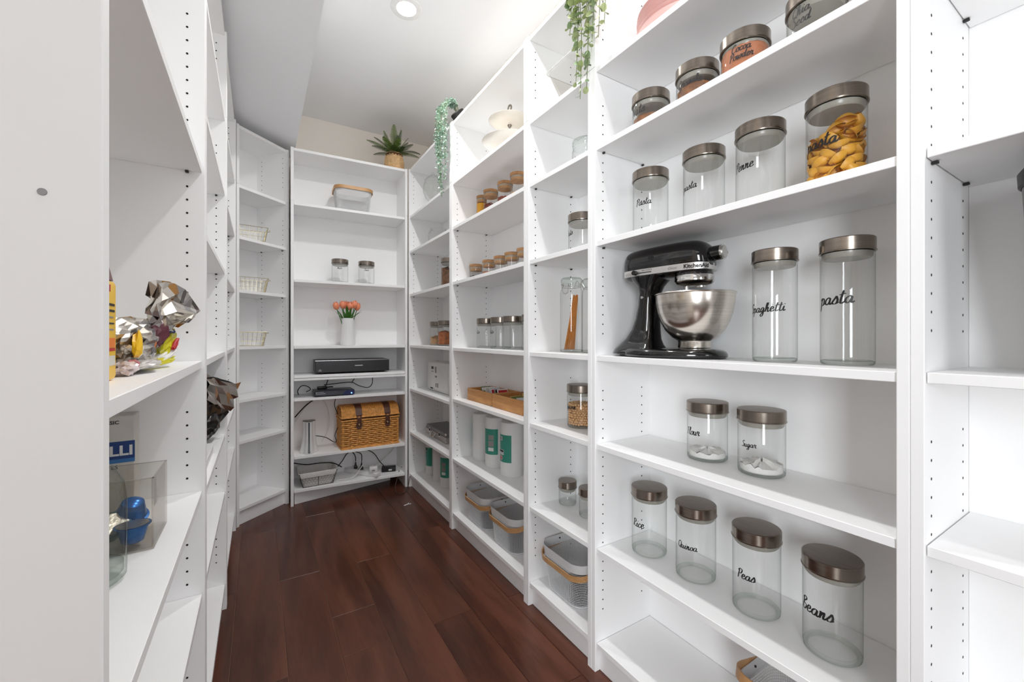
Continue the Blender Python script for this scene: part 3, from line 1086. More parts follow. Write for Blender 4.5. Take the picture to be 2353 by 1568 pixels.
def open_box(label, x0, x1, y0, y1, z0, h):
    cx, cy = (x0 + x1) / 2, (y0 + y1) / 2
    hx, hy = (x1 - x0) / 2, (y1 - y0) / 2
    t = thing('bamboo_box', label, 'box', (cx, cy, z0 + .0006), 0, 'open bamboo boxes')
    for nm, a in (('front_board', (-hx, -hx + WALLB, -hy, hy)), ('back_board', (hx - WALLB, hx, -hy, hy)),
                  ('end_board', (-hx + WALLB, hx - WALLB, -hy, -hy + WALLB)), ('end_board', (-hx + WALLB, hx - WALLB, hy - WALLB, hy))):
        m_ = M().use(BAMBOO)
        m_.box(a[0], a[1], a[2], a[3], 0, h, .0012)
        m_.build(nm, t, False)
    m_ = M().use(BAMBOO)
    m_.box(-hx + WALLB, hx - WALLB, -hy + WALLB, hy - WALLB, 0, .006)
    m_.build('bottom_board', t, False)
    return t


open_box('open bamboo box of white and green tea packets, farther from the wide post', 1.020, 1.185, 1.870, 2.158, .76, .066)
open_box('open bamboo box of green tea packets touching the wide post', 1.018, 1.185, 1.575, 1.862, .76, .066)


def packet(label, x, y, z, tilt, mtl, mtl2, w=.062, h=.068, rz=0.0):
    t = thing('tea_packet', label, 'tea bag', (x, y, z), rz, 'tea packets')
    T = Matrix.Rotation(tilt, 4, 'X')
    m_ = M().use(mtl)
    m_.box(-w / 2, w / 2, -.003, .003, 0, h, .0015, T=T)
    m_.build('sachet', t, False)
    m_ = M().use(mtl2)
    m_.box(-w / 2 + .004, w / 2 - .004, -.0034, .0034, h * .66, h * .92, 0, T=T)
    m_.build('printed_band', t, False)


OLIVE = mat('olive_packet', (92, 108, 56), 0.5, 0, .2, 60)
TAN = mat('tan_packet', (188, 156, 92), 0.5, 0, .1, 60)
pk = [('green tea packet at the far end of the bamboo box', 2.06, OLIVE, LIGHT_PRINT), ('white tea packet behind the green one', 2.02, LIGHT_PRINT, CARTON),
      ('white tea packet with grey print', 1.985, LIGHT_PRINT, GREY_PRINT), ('white tea packet with red stripe, second of the three', 1.945, LIGHT_PRINT, RED),
      ('grey printed tea packet', 1.915, GREY_PRINT, DARK_PRINT), ('white tea packet with red edge by the box end', 1.893, LIGHT_PRINT, RED)]
for i, (lb, y, a, b_) in enumerate(pk):
    packet(lb, 1.10 + .004 * (i % 3), y, .770, R(-24 + 4 * (i % 3)), a, b_, h=.072)
packet('tan tea packet leaning in the bamboo box by the post', 1.09, 1.70, .772, R(-42), TAN, OLIVE, .07, .07)
packet('dark green tea packet leaning in the bamboo box by the post', 1.10, 1.66, .772, R(-46), OLIVE, LIGHT_PRINT, .075, .072)
packet('brown tea packet lying behind in the bamboo box', 1.145, 1.73, .772, R(-14), mat('brown_packet', (132, 92, 56), .6), TAN, .055, .072)


# ------------------------------------------------------------------ paper rolls in teal wrappers
def roll(label, x, y, z, r, h, phi, group, style):
    t = thing('paper_towel_roll', label, 'paper roll', (x, y, z + .0006), 0, group)
    b = M().use(PAPER)
    b.lathe([(.018, 0), (r - .003, 0), (r, .004), (r, h - .006), (r - .004, h), (.018, h), (.018, 0)], 36)
    b.build('roll_body', t)

    def patch(nm, a0, a1, z0, z1, m_, off=.0008):
        q = M().use(m_)
        n = max(2, int((a1 - a0) / 6))
        vs_, fs = [], []
        for i in range(n + 1):
            a = R(phi + a0 + (a1 - a0) * i / n)
            for zz in (z0, z1):
                vs_.append((-(r + off) * math.cos(a), -(r + off) * math.sin(a), zz))
        for i in range(n):
            fs.append((2 * i, 2 * i + 1, 2 * i + 3, 2 * i + 2))
        q.add(vs_, fs)
        return q.build(nm, t)
    wr = patch('wrapper_print', -62, 62, h * .27, h * .78, TEAL)
    def sub(*a):
        patch(*a).parent = wr
    if style == 0:
        sub('barcode_panel', -22, 12, h * .67, h * .74, LIGHT_PRINT, .0012)
        for k in range(7):
            sub('barcode_bar', -18 + k * 4, -16 + k * 4, h * .68, h * .73, DARK_PRINT, .0015)
        sub('name_panel', -26, 22, h * .44, h * .50, LIGHT_PRINT, .0012)
        sub('name_bar', -24, 20, h * .455, h * .49, DARK_PRINT, .0015)
        sub('name_panel', -26, 22, h * .405, h * .432, LIGHT_PRINT, .0012)
        q = M().use(RED)
        for rr, mm, off in ((.0135, LIGHT_PRINT, .0011), (.0115, RED, .0014), (.0075, LIGHT_PRINT, .0017), (.0055, RED, .002)):
            q.use(mm)
            vs_ = [(-(r + off), 0, h * .345)]
            for i in range(20):
                a = 2 * PI * i / 20
                ph = rr * math.cos(a) / r
                vs_.append((-(r + off) * math.cos(ph), -(r + off) * math.sin(ph), h * .345 + rr * math.sin(a)))
            q.add(vs_, [(0, 1 + i, 1 + (i + 1) % 20) for i in range(20)])
        s_ = q.build('round_seal', wr)
        s_.rotation_euler = (0, 0, R(phi))
    elif style == 1:
        sub('text_panel', 2, 36, h * .56, h * .66, GREY_PRINT, .0012)
        sub('text_panel', 2, 36, h * .43, h * .545, GREY_PRINT, .0012)
        sub('text_panel', 2, 36, h * .34, h * .41, LIGHT_PRINT, .0012)
    else:
        sub('dark_heading', -40, 10, h * .70, h * .765, DARK_PRINT, .0012)
        for k in range(3):
            sub('print_line', -40, 10 - 8 * k, h * (.62 - .06 * k), h * (.645 - .06 * k), NAVY, .0012)
        sub('white_mark', -30, -8, h * .33, h * .42, LIGHT_PRINT, .0012)
    return t


gr = 'wrapped paper towel rolls'
roll('white paper roll hardly showing its teal print, under the bamboo boxes', 1.105, 2.150, .412, .050, .262, -104, gr, 2)
roll('teal wrapped paper roll in the middle of the three under the bamboo boxes', 1.105, 1.990, .412, .052, .268, 18, gr, 1)
roll('teal wrapped paper roll with red round seal, touching the wide post', 1.112, 1.820, .412, .060, .27, -6, gr, 0)
roll('teal wrapped paper roll near the power adapters in the far corner bookcase', 1.10, 2.935, .10, .046, .262, 6, gr, 2)
roll('paper roll turned white side out, between two teal ones in the corner bookcase', 1.10, 2.790, .10, .046, .262, -98, gr, 2)
roll('teal wrapped paper roll half hidden by the post, low in the corner bookcase', 1.10, 2.640, .10, .050, .262, 14, gr, 1)


# ------------------------------------------------------------------ white mesh baskets with a bent wood hoop
def rrect(hx, hy, r, n=10):
    out = []
    for cx, cy, a0 in ((hx - r, hy - r, 0), (-hx + r, hy - r, 90), (-hx + r, -hy + r, 180), (hx - r, -hy + r, 270)):
        for i in range(n):
            a = R(a0 + 90 * i / (n - 1))
            out.append((cx + r * math.cos(a), cy + r * math.sin(a)))
    return out


def resample(poly, n):
    P = [Vector(p) for p in poly]
    L = [0]
    for i in range(len(P)):
        L.append(L[-1] + (P[(i + 1) % len(P)] - P[i]).length)
    out = []
    for k in range(n):
        s_ = L[-1] * k / n
        for i in range(len(P)):
            if L[i] <= s_ <= L[i + 1]:
                u = (s_ - L[i]) / max(1e-9, L[i + 1] - L[i])
                out.append(P[i].lerp(P[(i + 1) % len(P)], u))
                break
    return out


BH, BHX, BHY = .172, .108, .125


def basket_parts():
    NB = 150
    top = resample(rrect(BHX, BHY, .055), NB)
    bot = resample(rrect(BHX - .016, BHY - .018, .05), NB)

    def ring(u, off=0.0):
        out = []
        for a, b_ in zip(bot, top):
            p = a.lerp(b_, u)
            if off:
                p = p + p.normalized() * off
            out.append(p)
        return out
    # mesh wall: diagonal wires both ways
    w = M().use(WHITE_ENAMEL)
    nz_ = 20
    rings = [[(p.x, p.y, .003 + (BH - .03) * j / nz_) for p in ring(j / nz_ * .84)] for j in range(nz_ + 1)]
    vs_ = [p for r_ in rings for p in r_]
    fs = []
    for j in range(nz_):
        for i in range(NB):
            fs.append((j * NB + i, j * NB + (i + 1) % NB, (j + 1) * NB + (i + 1) % NB, (j + 1) * NB + i))
    # bottom sheet
    w.add(vs_, fs)
    me = w.mesh('mesh_wall', False)
    bt = M().use(WHITE_ENAMEL)
    bt.sections([[(p.x, p.y, .003) for p in ring(0)], [(p.x * .02, p.y * .02, .003) for p in ring(0)]], True)
    bt.tube([(p.x, p.y, .0035) for p in ring(0)[::3]], .0025, 6, True)
    bo = bt.mesh('bottom_sheet')
    rm = M().use(WHITE_ENAMEL)
    o1 = [(p.x, p.y) for p in ring(.86, .0012)]
    o2 = [(p.x, p.y) for p in ring(1.0, .0022)]
    i1 = [(p.x, p.y) for p in ring(.86, -.0004)]
    i2 = [(p.x, p.y) for p in ring(1.0, .0006)]
    rm.sections([[(x, y, BH - .034) for x, y in i1], [(x, y, BH - .034) for x, y in o1], [(x, y, BH) for x, y in o2], [(x, y, BH) for x, y in i2], [(x, y, BH - .034) for x, y in i1]], False)
    for sy in (-1, 1):
        rm.use(PIN)
        rm.cyl((0.0, sy * (BHY - .004), BH - .014), (0.0, sy * (BHY + .004), BH - .014), .003, 8)
        rm.use(WHITE_ENAMEL)
    rim = rm.mesh('rim_band')
    hp = M().use(BAND_WOOD)
    oo = [(p.x, p.y) for p in resample(rrect(BHX + .009, BHY + .008, .06), 72)]
    ii = [(p.x, p.y) for p in resample(rrect(BHX + .005, BHY + .004, .057), 72)]
    hp.sections([[(x, y, -.011) for x, y in ii], [(x, y, -.011) for x, y in oo], [(x, y, .011) for x, y in oo], [(x, y, .011) for x, y in ii], [(x, y, -.011) for x, y in ii]], False)
    return me, bo, rim, hp.mesh('wood_hoop')


BK = basket_parts()


def mesh_basket(label, x, y, z, rz=0.0, tilt=R(8), drop=.034, s=1.0):
    t = thing('mesh_basket', label, 'basket', (x, y, z + .0006), rz, 'white mesh baskets with wood hoop')
    t.scale = (s, s, s)
    w = put('mesh_wall', BK[0], t)
    md = w.modifiers.new('wires', 'WIREFRAME')
    md.thickness = .0021
    md.use_even_offset = False
    put('bottom_sheet', BK[1], t)
    put('rim_band', BK[2], t)
    put('wood_hoop', BK[3], t, (-.001, 0, BH - drop), (0, -tilt, 0))
    return t


mesh_basket('white mesh basket with wood hoop on the bottom shelf, farther from the wide post', 1.100, 2.030, .097)
mesh_basket('white mesh basket with wood hoop on the bottom shelf, touching the wide post', 1.100, 1.742, .097)
mesh_basket('white mesh basket with wood hoop on the bottom shelf of the narrow bookcase', 1.102, 1.288, .097)
mesh_basket('white mesh basket with wood hoop on the bottom shelf under the lettered jars', 1.108, .470, .097, tilt=R(-14), drop=.008)
mesh_basket('white mesh basket with wood hoop at its rim, alone above the twin jars', *at_b(.40, .13, 2.010), rz=R(90) + BANG, tilt=R(0), drop=.012)

# ------------------------------------------------------------------ stand mixer (front towards -Y); local +x forward
mx = thing('stand_mixer', 'black stand mixer with a steel bowl on the middle shelf', 'stand mixer', (1.060, .993, 1.0558), R(-81))
def se_ring(x, w, h, zc, e=2.6, n=28):
    return [(x, a, zc + b_) for a, b_ in superellipse(w / 2, h / 2, e, n)]
hd = M().use(BLACK_GLOSS)
secs = [(.008, .030, .040, .286), (.012, .062, .076, .286), (.022, .086, .094, .288), (.040, .102, .102, .2895), (.08, .112, .105, .291), (.15, .117, .106, .2925),
        (.20, .118, .104, .2935), (.24, .116, .100, .2935), (.262, .106, .091, .292), (.277, .088, .075, .288), (.286, .062, .05, .282), (.290, .03, .024, .278)]
fine = []
sv = spline([tuple(q) for q in [Vector((a, b_, c_)) for a, b_, c_, d_ in secs]], 3)
zz_ = spline([(a, d_) for a, b_, c_, d_ in secs], 3)
for q, w_ in zip(sv, zz_):
    fine.append(se_ring(q[0], q[1], q[2], w_[1], 2.5))
hd.sections(fine)
head = hd.build('motor_head', mx, True, 50)
# silver trim band with the speed control, following the head plan
def head_half(x):
    for a, b_ in zip(secs, secs[1:]):
        if a[0] <= x <= b_[0]:
            u = (x - a[0]) / (b_[0] - a[0])
            return (a[1] + (b_[1] - a[1]) * u) / 2
    return .01
plan = [(x, head_half(x)) for x in [.018, .024, .034, .05, .08, .12, .16, .20, .225, .245, .255, .265, .272, .278, .283, .287]]
side = [(x, -y * 1.0 - .0012) for x, y in plan] + [(.2905, 0)] + [(x, y + .0012) for x, y in plan[::-1]] + [(.014, 0)]
bd = M().use(CHROME)
bd.use(mat('satin_silver_band', (214, 212, 210), 0.32, 0.75, 0.01))
bd.prism(side, .2535, .2725)
bd.build('trim_band', head, True, 30)
# side facing the aisle is local -y (because x runs to world -Y, +y runs to world +X)
path = [Vector((x, -y - .0022)) for x, y in plan] + [Vector((.2918, 0))]
def along(s_):
    d = 0
    for a, b_ in zip(path, path[1:]):
        L_ = (b_ - a).length
        if d + L_ >= s_:
            u = (s_ - d) / L_
            return a.lerp(b_, u)
        d += L_
    return path[-1]
def band_text(text, size, s0, z0, bold, m_, shear=0.0, name='lettering'):
    vs_, fs = plain_text(text, size, bold, shear)
    q = M().use(m_)
    q.add([(along(s0 + v.x).x, along(s0 + v.x).y, z0 + v.y) for v in vs_], fs)
    q.build(name, head, False)
band_text('KitchenAid', .0158, .252, .2578, .0005, INK)
band_text('Classic', .0105, .182, .2592, 0, GREY_PRINT, .3)
band_text('OFF 2 4 6 8 10', .0058, .098, .2658, 0, DARK_PRINT)
band_text('SOLID STATE', .0042, .030, .2612, 0, GREY_PRINT)
band_text('SPEED CONTROL', .0042, .030, .2568, 0, GREY_PRINT)
q = M().use(BLACK)
q.box(.075, .128, -head_half(.10) - .0028, -head_half(.10) - .0005, .2598, .2622)
q.cyl((.072, -head_half(.07) - .001, .262), (.072, -head_half(.07) - .014, .2625), .0075, 16)
q.build('speed_lever', head)
q = M().use(BLACK)
q.cyl((.125, -.0572, .304), (.125, -.0592, .304), .0085, 20)
q.use(DARK_PRINT).box(.1242, .1258, -.0602, -.0588, .297, .311)
q.build('brush_cap', head)
# hub at the nose
q = M().use(BLACK_GLOSS)
q.cyl((.266, 0, .297), (.312, 0, .300), .0225, 28, .0205)
hub = q.build('attachment_hub', mx)
q = M().use(CHROME)
q.cyl((.312, 0, .300), (.317, 0, .3003), .0215, 28)
q.build('hub_ring', hub)
q = M().use(mat('hub_cap_steel', (196, 194, 190), .35, .9))
q.cyl((.3168, 0, .3003), (.320, 0, .3005), .0175, 24)
q.build('hub_cap', hub)
q = M().use(BLACK)
q.cyl((.300, .018, .303), (.300, .042, .305), .008, 16, .011)
q.build('hub_knob', hub)
# planetary below the nose
BX = .233
q = M().use(BLACK_GLOSS)
q.lathe([(.048, .256), (.052, .244), (.052, .240)], 40, (BX, 0, 0))
q.use(CHROME)
q.lathe([(.0535, .241), (.0545, .239), (.0545, .224), (.052, .221)], 40, (BX, 0, 0))
q.use(BLACK_GLOSS)
q.lathe([(.052, .2215), (.048, .216), (.030, .211), (0, .211)], 40, (BX, 0, 0))
pl = q.build('planetary_head', mx)
q = M().use(CHROME)
q.cyl((BX - .022, -.004, .212), (BX - .022, -.004, .150), .0065, 14)
q.cyl((BX + .02, 0, .212), (BX + .02, 0, .206), .012, 14)
q.build('beater_shaft', pl)
# pedestal neck and base in one casting
q = M().use(BLACK_GLOSS)
def nk(z, x0, x1, w, e=2.8, n=30):
    cx = (x0 + x1) / 2
    return [(cx + a, b_, z) for a, b_ in superellipse((x1 - x0) / 2, w / 2, e, n)]
q.sections([nk(.008, -.026, .135, .17), nk(.022, -.022, .130, .155), nk(.036, -.010, .122, .124), nk(.055, .012, .116, .102), nk(.085, .034, .114, .088), nk(.12, .048, .113, .081), nk(.16, .058, .112, .078),
            nk(.20, .062, .116, .080), nk(.222, .058, .126, .088), nk(.240, .040, .145, .096), nk(.256, .026, .165, .102)])
q.build('pedestal_neck', mx, True, 60)
q = M().use(BLACK_GLOSS)
def foot(z, s_, dx=0.0):
    out = []
    for i in range(56):
        a = 2 * PI * i / 56
        x = .155 + math.cos(a) * .166 * s_
        t_ = (x + .011) / .332
        wid = .088 + .022 * math.sin(PI * min(1, max(0, t_)))
        y = math.sin(a) * wid * s_
        y = math.copysign(abs(math.sin(a)) ** .75, math.sin(a)) * wid * s_
        out.append((x, y, z))
    return out
q.sections([foot(.001, .97), foot(.004, 1.0), foot(.012, 1.0), foot(.019, .975), foot(.024, .92), foot(.027, .82)])
q.build('base_plate', mx, True, 60)
q = M().use(CHROME)
q.cyl((.084, -.0385, .186), (.084, -.0415, .186), .0042, 14)
q.build('neck_screw', mx)
# steel bowl
q = M().use(BOWL_STEEL)
rb_ = [(.040, .0285), (.0445, .029), (.0455, .032), (.0445, .045), (.046, .050), (.062, .060), (.080, .080), (.0935, .105), (.1020, .132), (.1065, .158), (.1088, .180), (.1090, .184),
       (.1112, .1855), (.1118, .1875), (.1105, .1892), (.1075, .1882), (.1050, .158), (.1005, .132), (.092, .106), (.078, .082), (.058, .063), (0, .056)]
q.lathe(rb_, 72, (BX, 0, 0))
q.build('mixing_bowl', mx, True, 30)

# ------------------------------------------------------------------ pink plates
for i in range(5):
    m_ = M().use(PINK)
    zb = .0132 * i
    m_.lathe([(0, .010), (.07, .010), (.072, 0), (.078, 0), (.081, .0105), (.112, .0165), (.130, .0262), (.1318, .0276), (.130, .029), (.111, .0195), (.082, .0135), (0, .0128)], 64)
    o = m_.build('dinner_plate', None)
    o.location = (1.10, .806 + .002 * (i % 2), 2.0186 + zb + .0003 * i)
    tag(o, ['lowest', 'second from bottom', 'middle', 'second from top', 'topmost'][i] + ' pink plate of the stack near the ceiling', 'plate', 'stacked pink plates')

# ------------------------------------------------------------------ two-tier cake stand
ck = thing('cake_stand', 'cream two-tier cake stand with ring handle on the high shelf', 'cake stand', (1.095, 1.815, 2.0186))
for nm, r_, z_ in (('lower_plate', .142, .072), ('upper_plate', .108, .182)):
    q = M().use(CREAM)
    q.lathe([(.006, z_), (r_ * .55, z_), (r_ * .8, z_ + .006), (r_ * .99, z_ + .019), (r_, z_ + .0205), (r_ * .99, z_ + .022), (r_ * .78, z_ + .009), (r_ * .5, z_ + .004), (.006, z_ + .004)], 56)
    q.build(nm, ck)
q = M().use(CREAM)
q.lathe([(0, 0), (.062, 0), (.064, .004), (.045, .010), (.02, .022), (.015, .05), (.022, .071), (0, .0715)], 40)
q.build('foot', ck)
q = M().use(mat('pewter_rod', (150, 142, 132), .3, .9))
q.lathe([(0, .072), (.011, .076), (.012, .082), (.006, .09), (.0035, .10), (.0035, .165), (.007, .172), (.011, .178), (.011, .181)], 20)
q.lathe([(.010, .187), (.007, .194), (.0038, .20), (.0038, .222), (.006, .23), (.0038, .238), (.003, .25)], 20)
q.build('centre_rod', ck)
q = M().use(mat('pewter_ring', (150, 142, 132), .3, .9))
q.tube([(0, .0155 * math.cos(a), .268 + .0155 * math.sin(a)) for a in [2 * PI * i / 28 for i in range(28)]], .0045, 8, True)
q.build('ring_handle', ck)

# clear acrylic tray above the narrow bookcase's oats jar
t = thing('acrylic_tray', 'clear acrylic tray on the high shelf behind the hanging eucalyptus', 'tray', (1.10, 1.290, 2.0186))
q = M().use(ACRYL)
o_ = rrect(.088, .088, .02, 6)
i_ = rrect(.045, .045, .02, 6)
q.sections([[(x, y, .001) for x, y in i_], [(x, y, .05) for x, y in rrect(.05, .05, .02, 6)], [(x, y, .175) for x, y in o_], [(x, y, .178) for x, y in rrect(.095, .095, .02, 6)]], False)
q.add([(x, y, .0008) for x, y in i_], [tuple(range(len(i_)))])
q.build('tray_shell', t)
q = M().use(WHITE_PLASTIC)
q.tube([(x, y, .178) for x, y in rrect(.095, .095, .02, 6)], .0018, 6, True)
q.build('tray_rim', t)

# ------------------------------------------------------------------ corner bookcase on the long wall
t = thing('terrarium_jar', 'onion-shaped clear glass jar with pointed lid, high in the far corner', 'jar', (1.10, 2.915, 2.0186))
q = M().use(GLASS)
q.lathe([(0, .003), (.042, .002), (.045, .006), (.020, .018), (.014, .05), (.016, .085), (.036, .10), (.058, .125), (.072, .16), (.075, .19), (.070, .22), (.056, .246)], 48)
q.build('jar_body', t)
q = M().use(GLASS)
q.lathe([(.062, .247), (.064, .251), (.050, .266), (.030, .282), (.013, .294), (.007, .300), (.010, .308), (.007, .314), (0, .316)], 48)
q.build('lid', t)
t = thing('fishbowl', 'small round glass bowl with bright sweets, in the far corner bookcase', 'bowl', (1.09, 2.785, 1.7576))
q = M().use(GLASS)
q.lathe([(0, .003), (.036, .001), (.05, .012), (.068, .04), (.074, .066), (.069, .094), (.055, .116), (.05, .12), (.056, .128), (.058, .131)], 44)
q.build('bowl_body', t)
rs = random.Random(2)
SW = [mat('sweet_' + n_, c_, .35) for n_, c_ in (('pink', (214, 92, 110)), ('green', (70, 130, 96)), ('white', (226, 226, 222)), ('red', (176, 48, 44)), ('grey', (106, 112, 116)))]
sme = []
for mm in SW:
    q = M().use(mm)
    q.lathe([(0, -.006), (.006, -.004), (.0085, 0), (.006, .004), (0, .006)], 12)
    sme.append(q.mesh('sweet'))
k = 0
for lay, (n_, rr) in enumerate(((7, .032), (1, 0), (9, .045), (4, .02), (8, .04))):
    for i in range(n_):
        a = 2 * PI * i / n_ + lay * .5
        o = put('sweet', sme[k % 5], None, (1.09 + rr * math.cos(a), 2.785 + rr * math.sin(a), 1.7576 + .014 + (.011 * (lay // 2 + 1) if lay > 1 else 0) + (.006 if lay == 4 else 0)), (rs.uniform(-.5, .5), rs.uniform(-.5, .5), 0))
        tag(o, 'small coloured sweet lying in the round glass bowl', 'sweet', 'sweets in the round bowl')
        k += 1
jar('glass jar of red brown nuts cut off by the post, in the far corner bookcase', 1.10, 2.613, 1.437, h=.208)
filling('red_nuts', 'red brown nuts filling the corner jar', 1.10, 2.613, 1.437, .0525, .13, NUTS, 'nuts', .25, seed=31)
jar('glass jar with a little brown content, in front of the other on the corner shelf', 1.10, 2.842, 1.057, r=.050, h=.170)
jar('glass jar of orange and brown snacks beside the post on the corner shelf', 1.10, 2.686, 1.057, r=.052, h=.172, word='Snacks' if False else None)
filling('brown_crumbs', 'few brown crumbs in the corner shelf jar', 1.10, 2.842, 1.057, .046, .045, CHICK, 'crumbs', .6, seed=32)
filling('orange_snacks', 'orange and brown snacks in the corner shelf jar', 1.10, 2.686, 1.057, .048, .085, mat('orange_snack', (176, 100, 50), .6, 0, .5, 45, bump=.5), 'snack', .25, seed=33)

t = thing('tissue_pack', 'white plastic-wrapped pack with black print on the corner bookcase shelf', 'pack', (1.125, 2.715, .7358))
q = M().use(mat('wrinkled_white_film', (222, 221, 219), .3, 0, .03, 30, bump=.6))
q.rbox(-.075, .085, -.19, .19, 0, .205, .014, 2)
q.build('wrapped_body', t, True, 60)
for nm, y0, y1, z0, z1, mm in (('black_logo', .062, .102, .155, .174, DARK_PRINT), ('print_line', .058, .100, .136, .142, GREY_PRINT), ('grey_print_block', .006, .034, .132, .174, GREY_PRINT),
                               ('grey_print_block', -.002, .030, .100, .112, GREY_PRINT), ('black_strip', .07, .12, .016, .024, DARK_PRINT), ('bin_symbol', .006, .022, .034, .060, GREY_PRINT),
                               ('barcode', -.026, -.010, .032, .062, GREY_PRINT)):
    q = M().use(mm)
    q.box(-.0762, -.0752, y0, y1, z0, z1)
    q.build(nm, t, False)

t = thing('aluminium_case', 'silver aluminium carry case lying in the far corner bookcase', 'case', (1.135, 2.745, .4126))
q = M().use(mat('ribbed_aluminium', (176, 172, 170), .42, .55, .06, 120))
q.box(-.085, .088, -.195, .195, .001, .040, .003)
q.build('lower_shell', t, False)
q = M().use(mat('case_top_grey', (128, 128, 130), .5, .3))
q.box(-.084, .087, -.194, .194, .042, .066, .003)
q.build('upper_shell', t, False)
for sy in (-1, 1):
    for zz in (.006, .058):
        q = M().use(CHROME)
        q.rbox(-.088, -.078, sy * .187 - .010, sy * .187 + .010, zz - .005, zz + .008, .003, 1)
        q.build('corner_cap', t)
for y in (-.085, .10):
    q = M().use(CHROME)
    q.box(-.089, -.084, y - .013, y + .013, .026, .054, .001)
    q.use(DARK_PRINT).box(-.092, -.088, y - .007, y + .007, .032, .05, .001)
    q.build('latch', t, False)
q = M().use(CHROME)
q.tube(spline([(-.086, .045, .034), (-.098, .043, .030), (-.108, .03, .014), (-.108, -.01, .014), (-.098, -.023, .030), (-.086, -.025, .034)], 5), .0042, 8)
q.build('carry_handle', t)

# ------------------------------------------------------------------ end bookcase facing the aisle
for lb, x, w_ in (('short glass jar with steel lid, the one above the tulips by the angled corner', .312, 'Salt'), ('short glass jar with steel lid beside its twin, nearer the long wall', .493, 'Tea')):
    p = at_b(x, .10, 1.50)
    jar(lb, p[0], p[1], p[2], h=.168, word='Nuts' if w_ == 'Salt' else 'Oats', phi=0, span=30, zc=.098, rz=R(78))

# tulips
p = at_b(.365, .105, 1.0576)
vz = thing('tulip_vase', 'white ribbed vase filled with orange tulips', 'vase', p)
q = M().use(CERAMIC)
n_ = 96
prof = [(.046, .0), (.051, .012), (.050, .03), (.045, .10), (.039, .165), (.0385, .194), (.0365, .195), (.036, .16)]
rings = []
for r_, z_ in prof:
    rings.append([((r_ + .0009 * math.cos(24 * 2 * PI * i / n_) * (0 if z_ < .02 else 1)) * math.cos(2 * PI * i / n_), (r_ + .0009 * math.cos(24 * 2 * PI * i / n_) * (0 if z_ < .02 else 1)) * math.sin(2 * PI * i / n_), z_) for i in range(n_)])
q.sections(rings, True)
q.build('vase_body', vz)


def petal_mesh():
    q_ = M().use(TULIP)
    vs_, fs = [], []
    nu, nv = 7, 5
    for i in range(nu):
        u = i / (nu - 1)
        rr = .0185 * math.sin(PI * min(1, .12 + .8 * u)) ** .7
        rr = max(rr, .004)
        for j in range(nv):
            v = j / (nv - 1) - .5
            a = v * 2.0 * (1 - .75 * max(0, u - .55) / .45)
            vs_.append((rr * math.cos(a), rr * math.sin(a), .048 * u))
    for i in range(nu - 1):
        for j in range(nv - 1):
            fs.append((i * nv + j, i * nv + j + 1, (i + 1) * nv + j + 1, (i + 1) * nv + j))
    q_.add(vs_, fs)
    return q_.mesh('petal', True, 80)


def blade_mesh(name, L_, w_, mtl, bend=.3):
    q_ = M().use(mtl)
    vs_, fs = [], []
    nu = 9
    for i in range(nu):
        u = i / (nu - 1)
        ww = w_ * math.sin(PI * (.1 + .9 * u)) ** .8 * (1 - .15 * u)
        if i == nu - 1:
            ww = .0006
        zz = L_ * (u - bend * .25 * u * u)
        xx = L_ * bend * u * u
        for j, v in enumerate((-1, -.5, 0, .5, 1)):
            vs_.append((xx - .25 * ww * (1 - v * v), v * ww, zz))
    for i in range(nu - 1):
        for j in range(4):
            fs.append((i * 5 + j, i * 5 + j + 1, (i + 1) * 5 + j + 1, (i + 1) * 5 + j))
    q_.add(vs_, fs)
    return q_.mesh(name, True, 80)


PET = petal_mesh()
tul = [(-.073, .0, .100), (-.034, -.012, .108), (-.008, .028, .112), (.016, .012, .107), (.040, -.012, .114), (.062, .006, .100), (.010, -.02, .098)]
cb, sb = math.cos(BANG), math.sin(BANG)
for i, (dx, dy, dz) in enumerate(tul):
    lbl = ['outermost towards the angled corner bookcase', 'large one in front, second from the angled corner', 'half hidden at the back', 'small one behind the middle', 'tallest of the bunch, towards the long wall', 'outermost towards the long wall', 'lowest in the middle front'][i]
    tl = thing('tulip', 'orange pink tulip in white vase, ' + lbl, 'tulip', (p[0], p[1], p[2]), 0, 'tulips in the white vase')
    base = Vector((dx * .25, dy * .5, .03))
    tip = Vector((dx, dy, .155 + dz))
    q = M().use(TULIP_S)
    q.tube(spline([base, base.lerp(tip, .55) + Vector((-dx * .12, 0, 0)), tip], 6), .0028, 7)
    q.build('stem', tl)
    out = (tip - base.lerp(tip, .6)).normalized()
    qr = out.to_track_quat('Z', 'Y')
    hd_ = 1.0
    bl = bpy.data.objects.new('bloom', None)
    for k in range(6):
        o = put('petal', PET, tl, tip, None)
        rot = qr.to_matrix() @ Matrix.Rotation(2 * PI * k / 6 + i, 3, 'Z') @ Matrix.Rotation(R(5 if k % 2 else 0), 3, 'Y')
        o.rotation_euler = rot.to_euler()
        o.scale = (1.06, 1.1, 1.12) if k % 2 else (1.16, 1.16, 1.16)
    bpy.data.objects.remove(bl)
LEAF = blade_mesh('tulip_leaf', .145, .0125, TULIP_S, .25)
for i, (a, ln, tl_) in enumerate(((200, .95, 18), (255, 1.0, 2), (300, .92, 14), (345, .98, 20), (20, .8, 42), (150, .85, 22), (230, .9, 12), (280, .95, 8), (100, .8, 16))):
    rot = Matrix.Rotation(R(a), 3, 'Z') @ Matrix.Rotation(R(tl_), 3, 'Y')
    o = put('leaf', LEAF, vz, (.02 * math.cos(R(a)), .016 * math.sin(R(a)), .150 if tl_ < 40 else .185), rot.to_euler())
    o.scale = (ln, ln, ln)

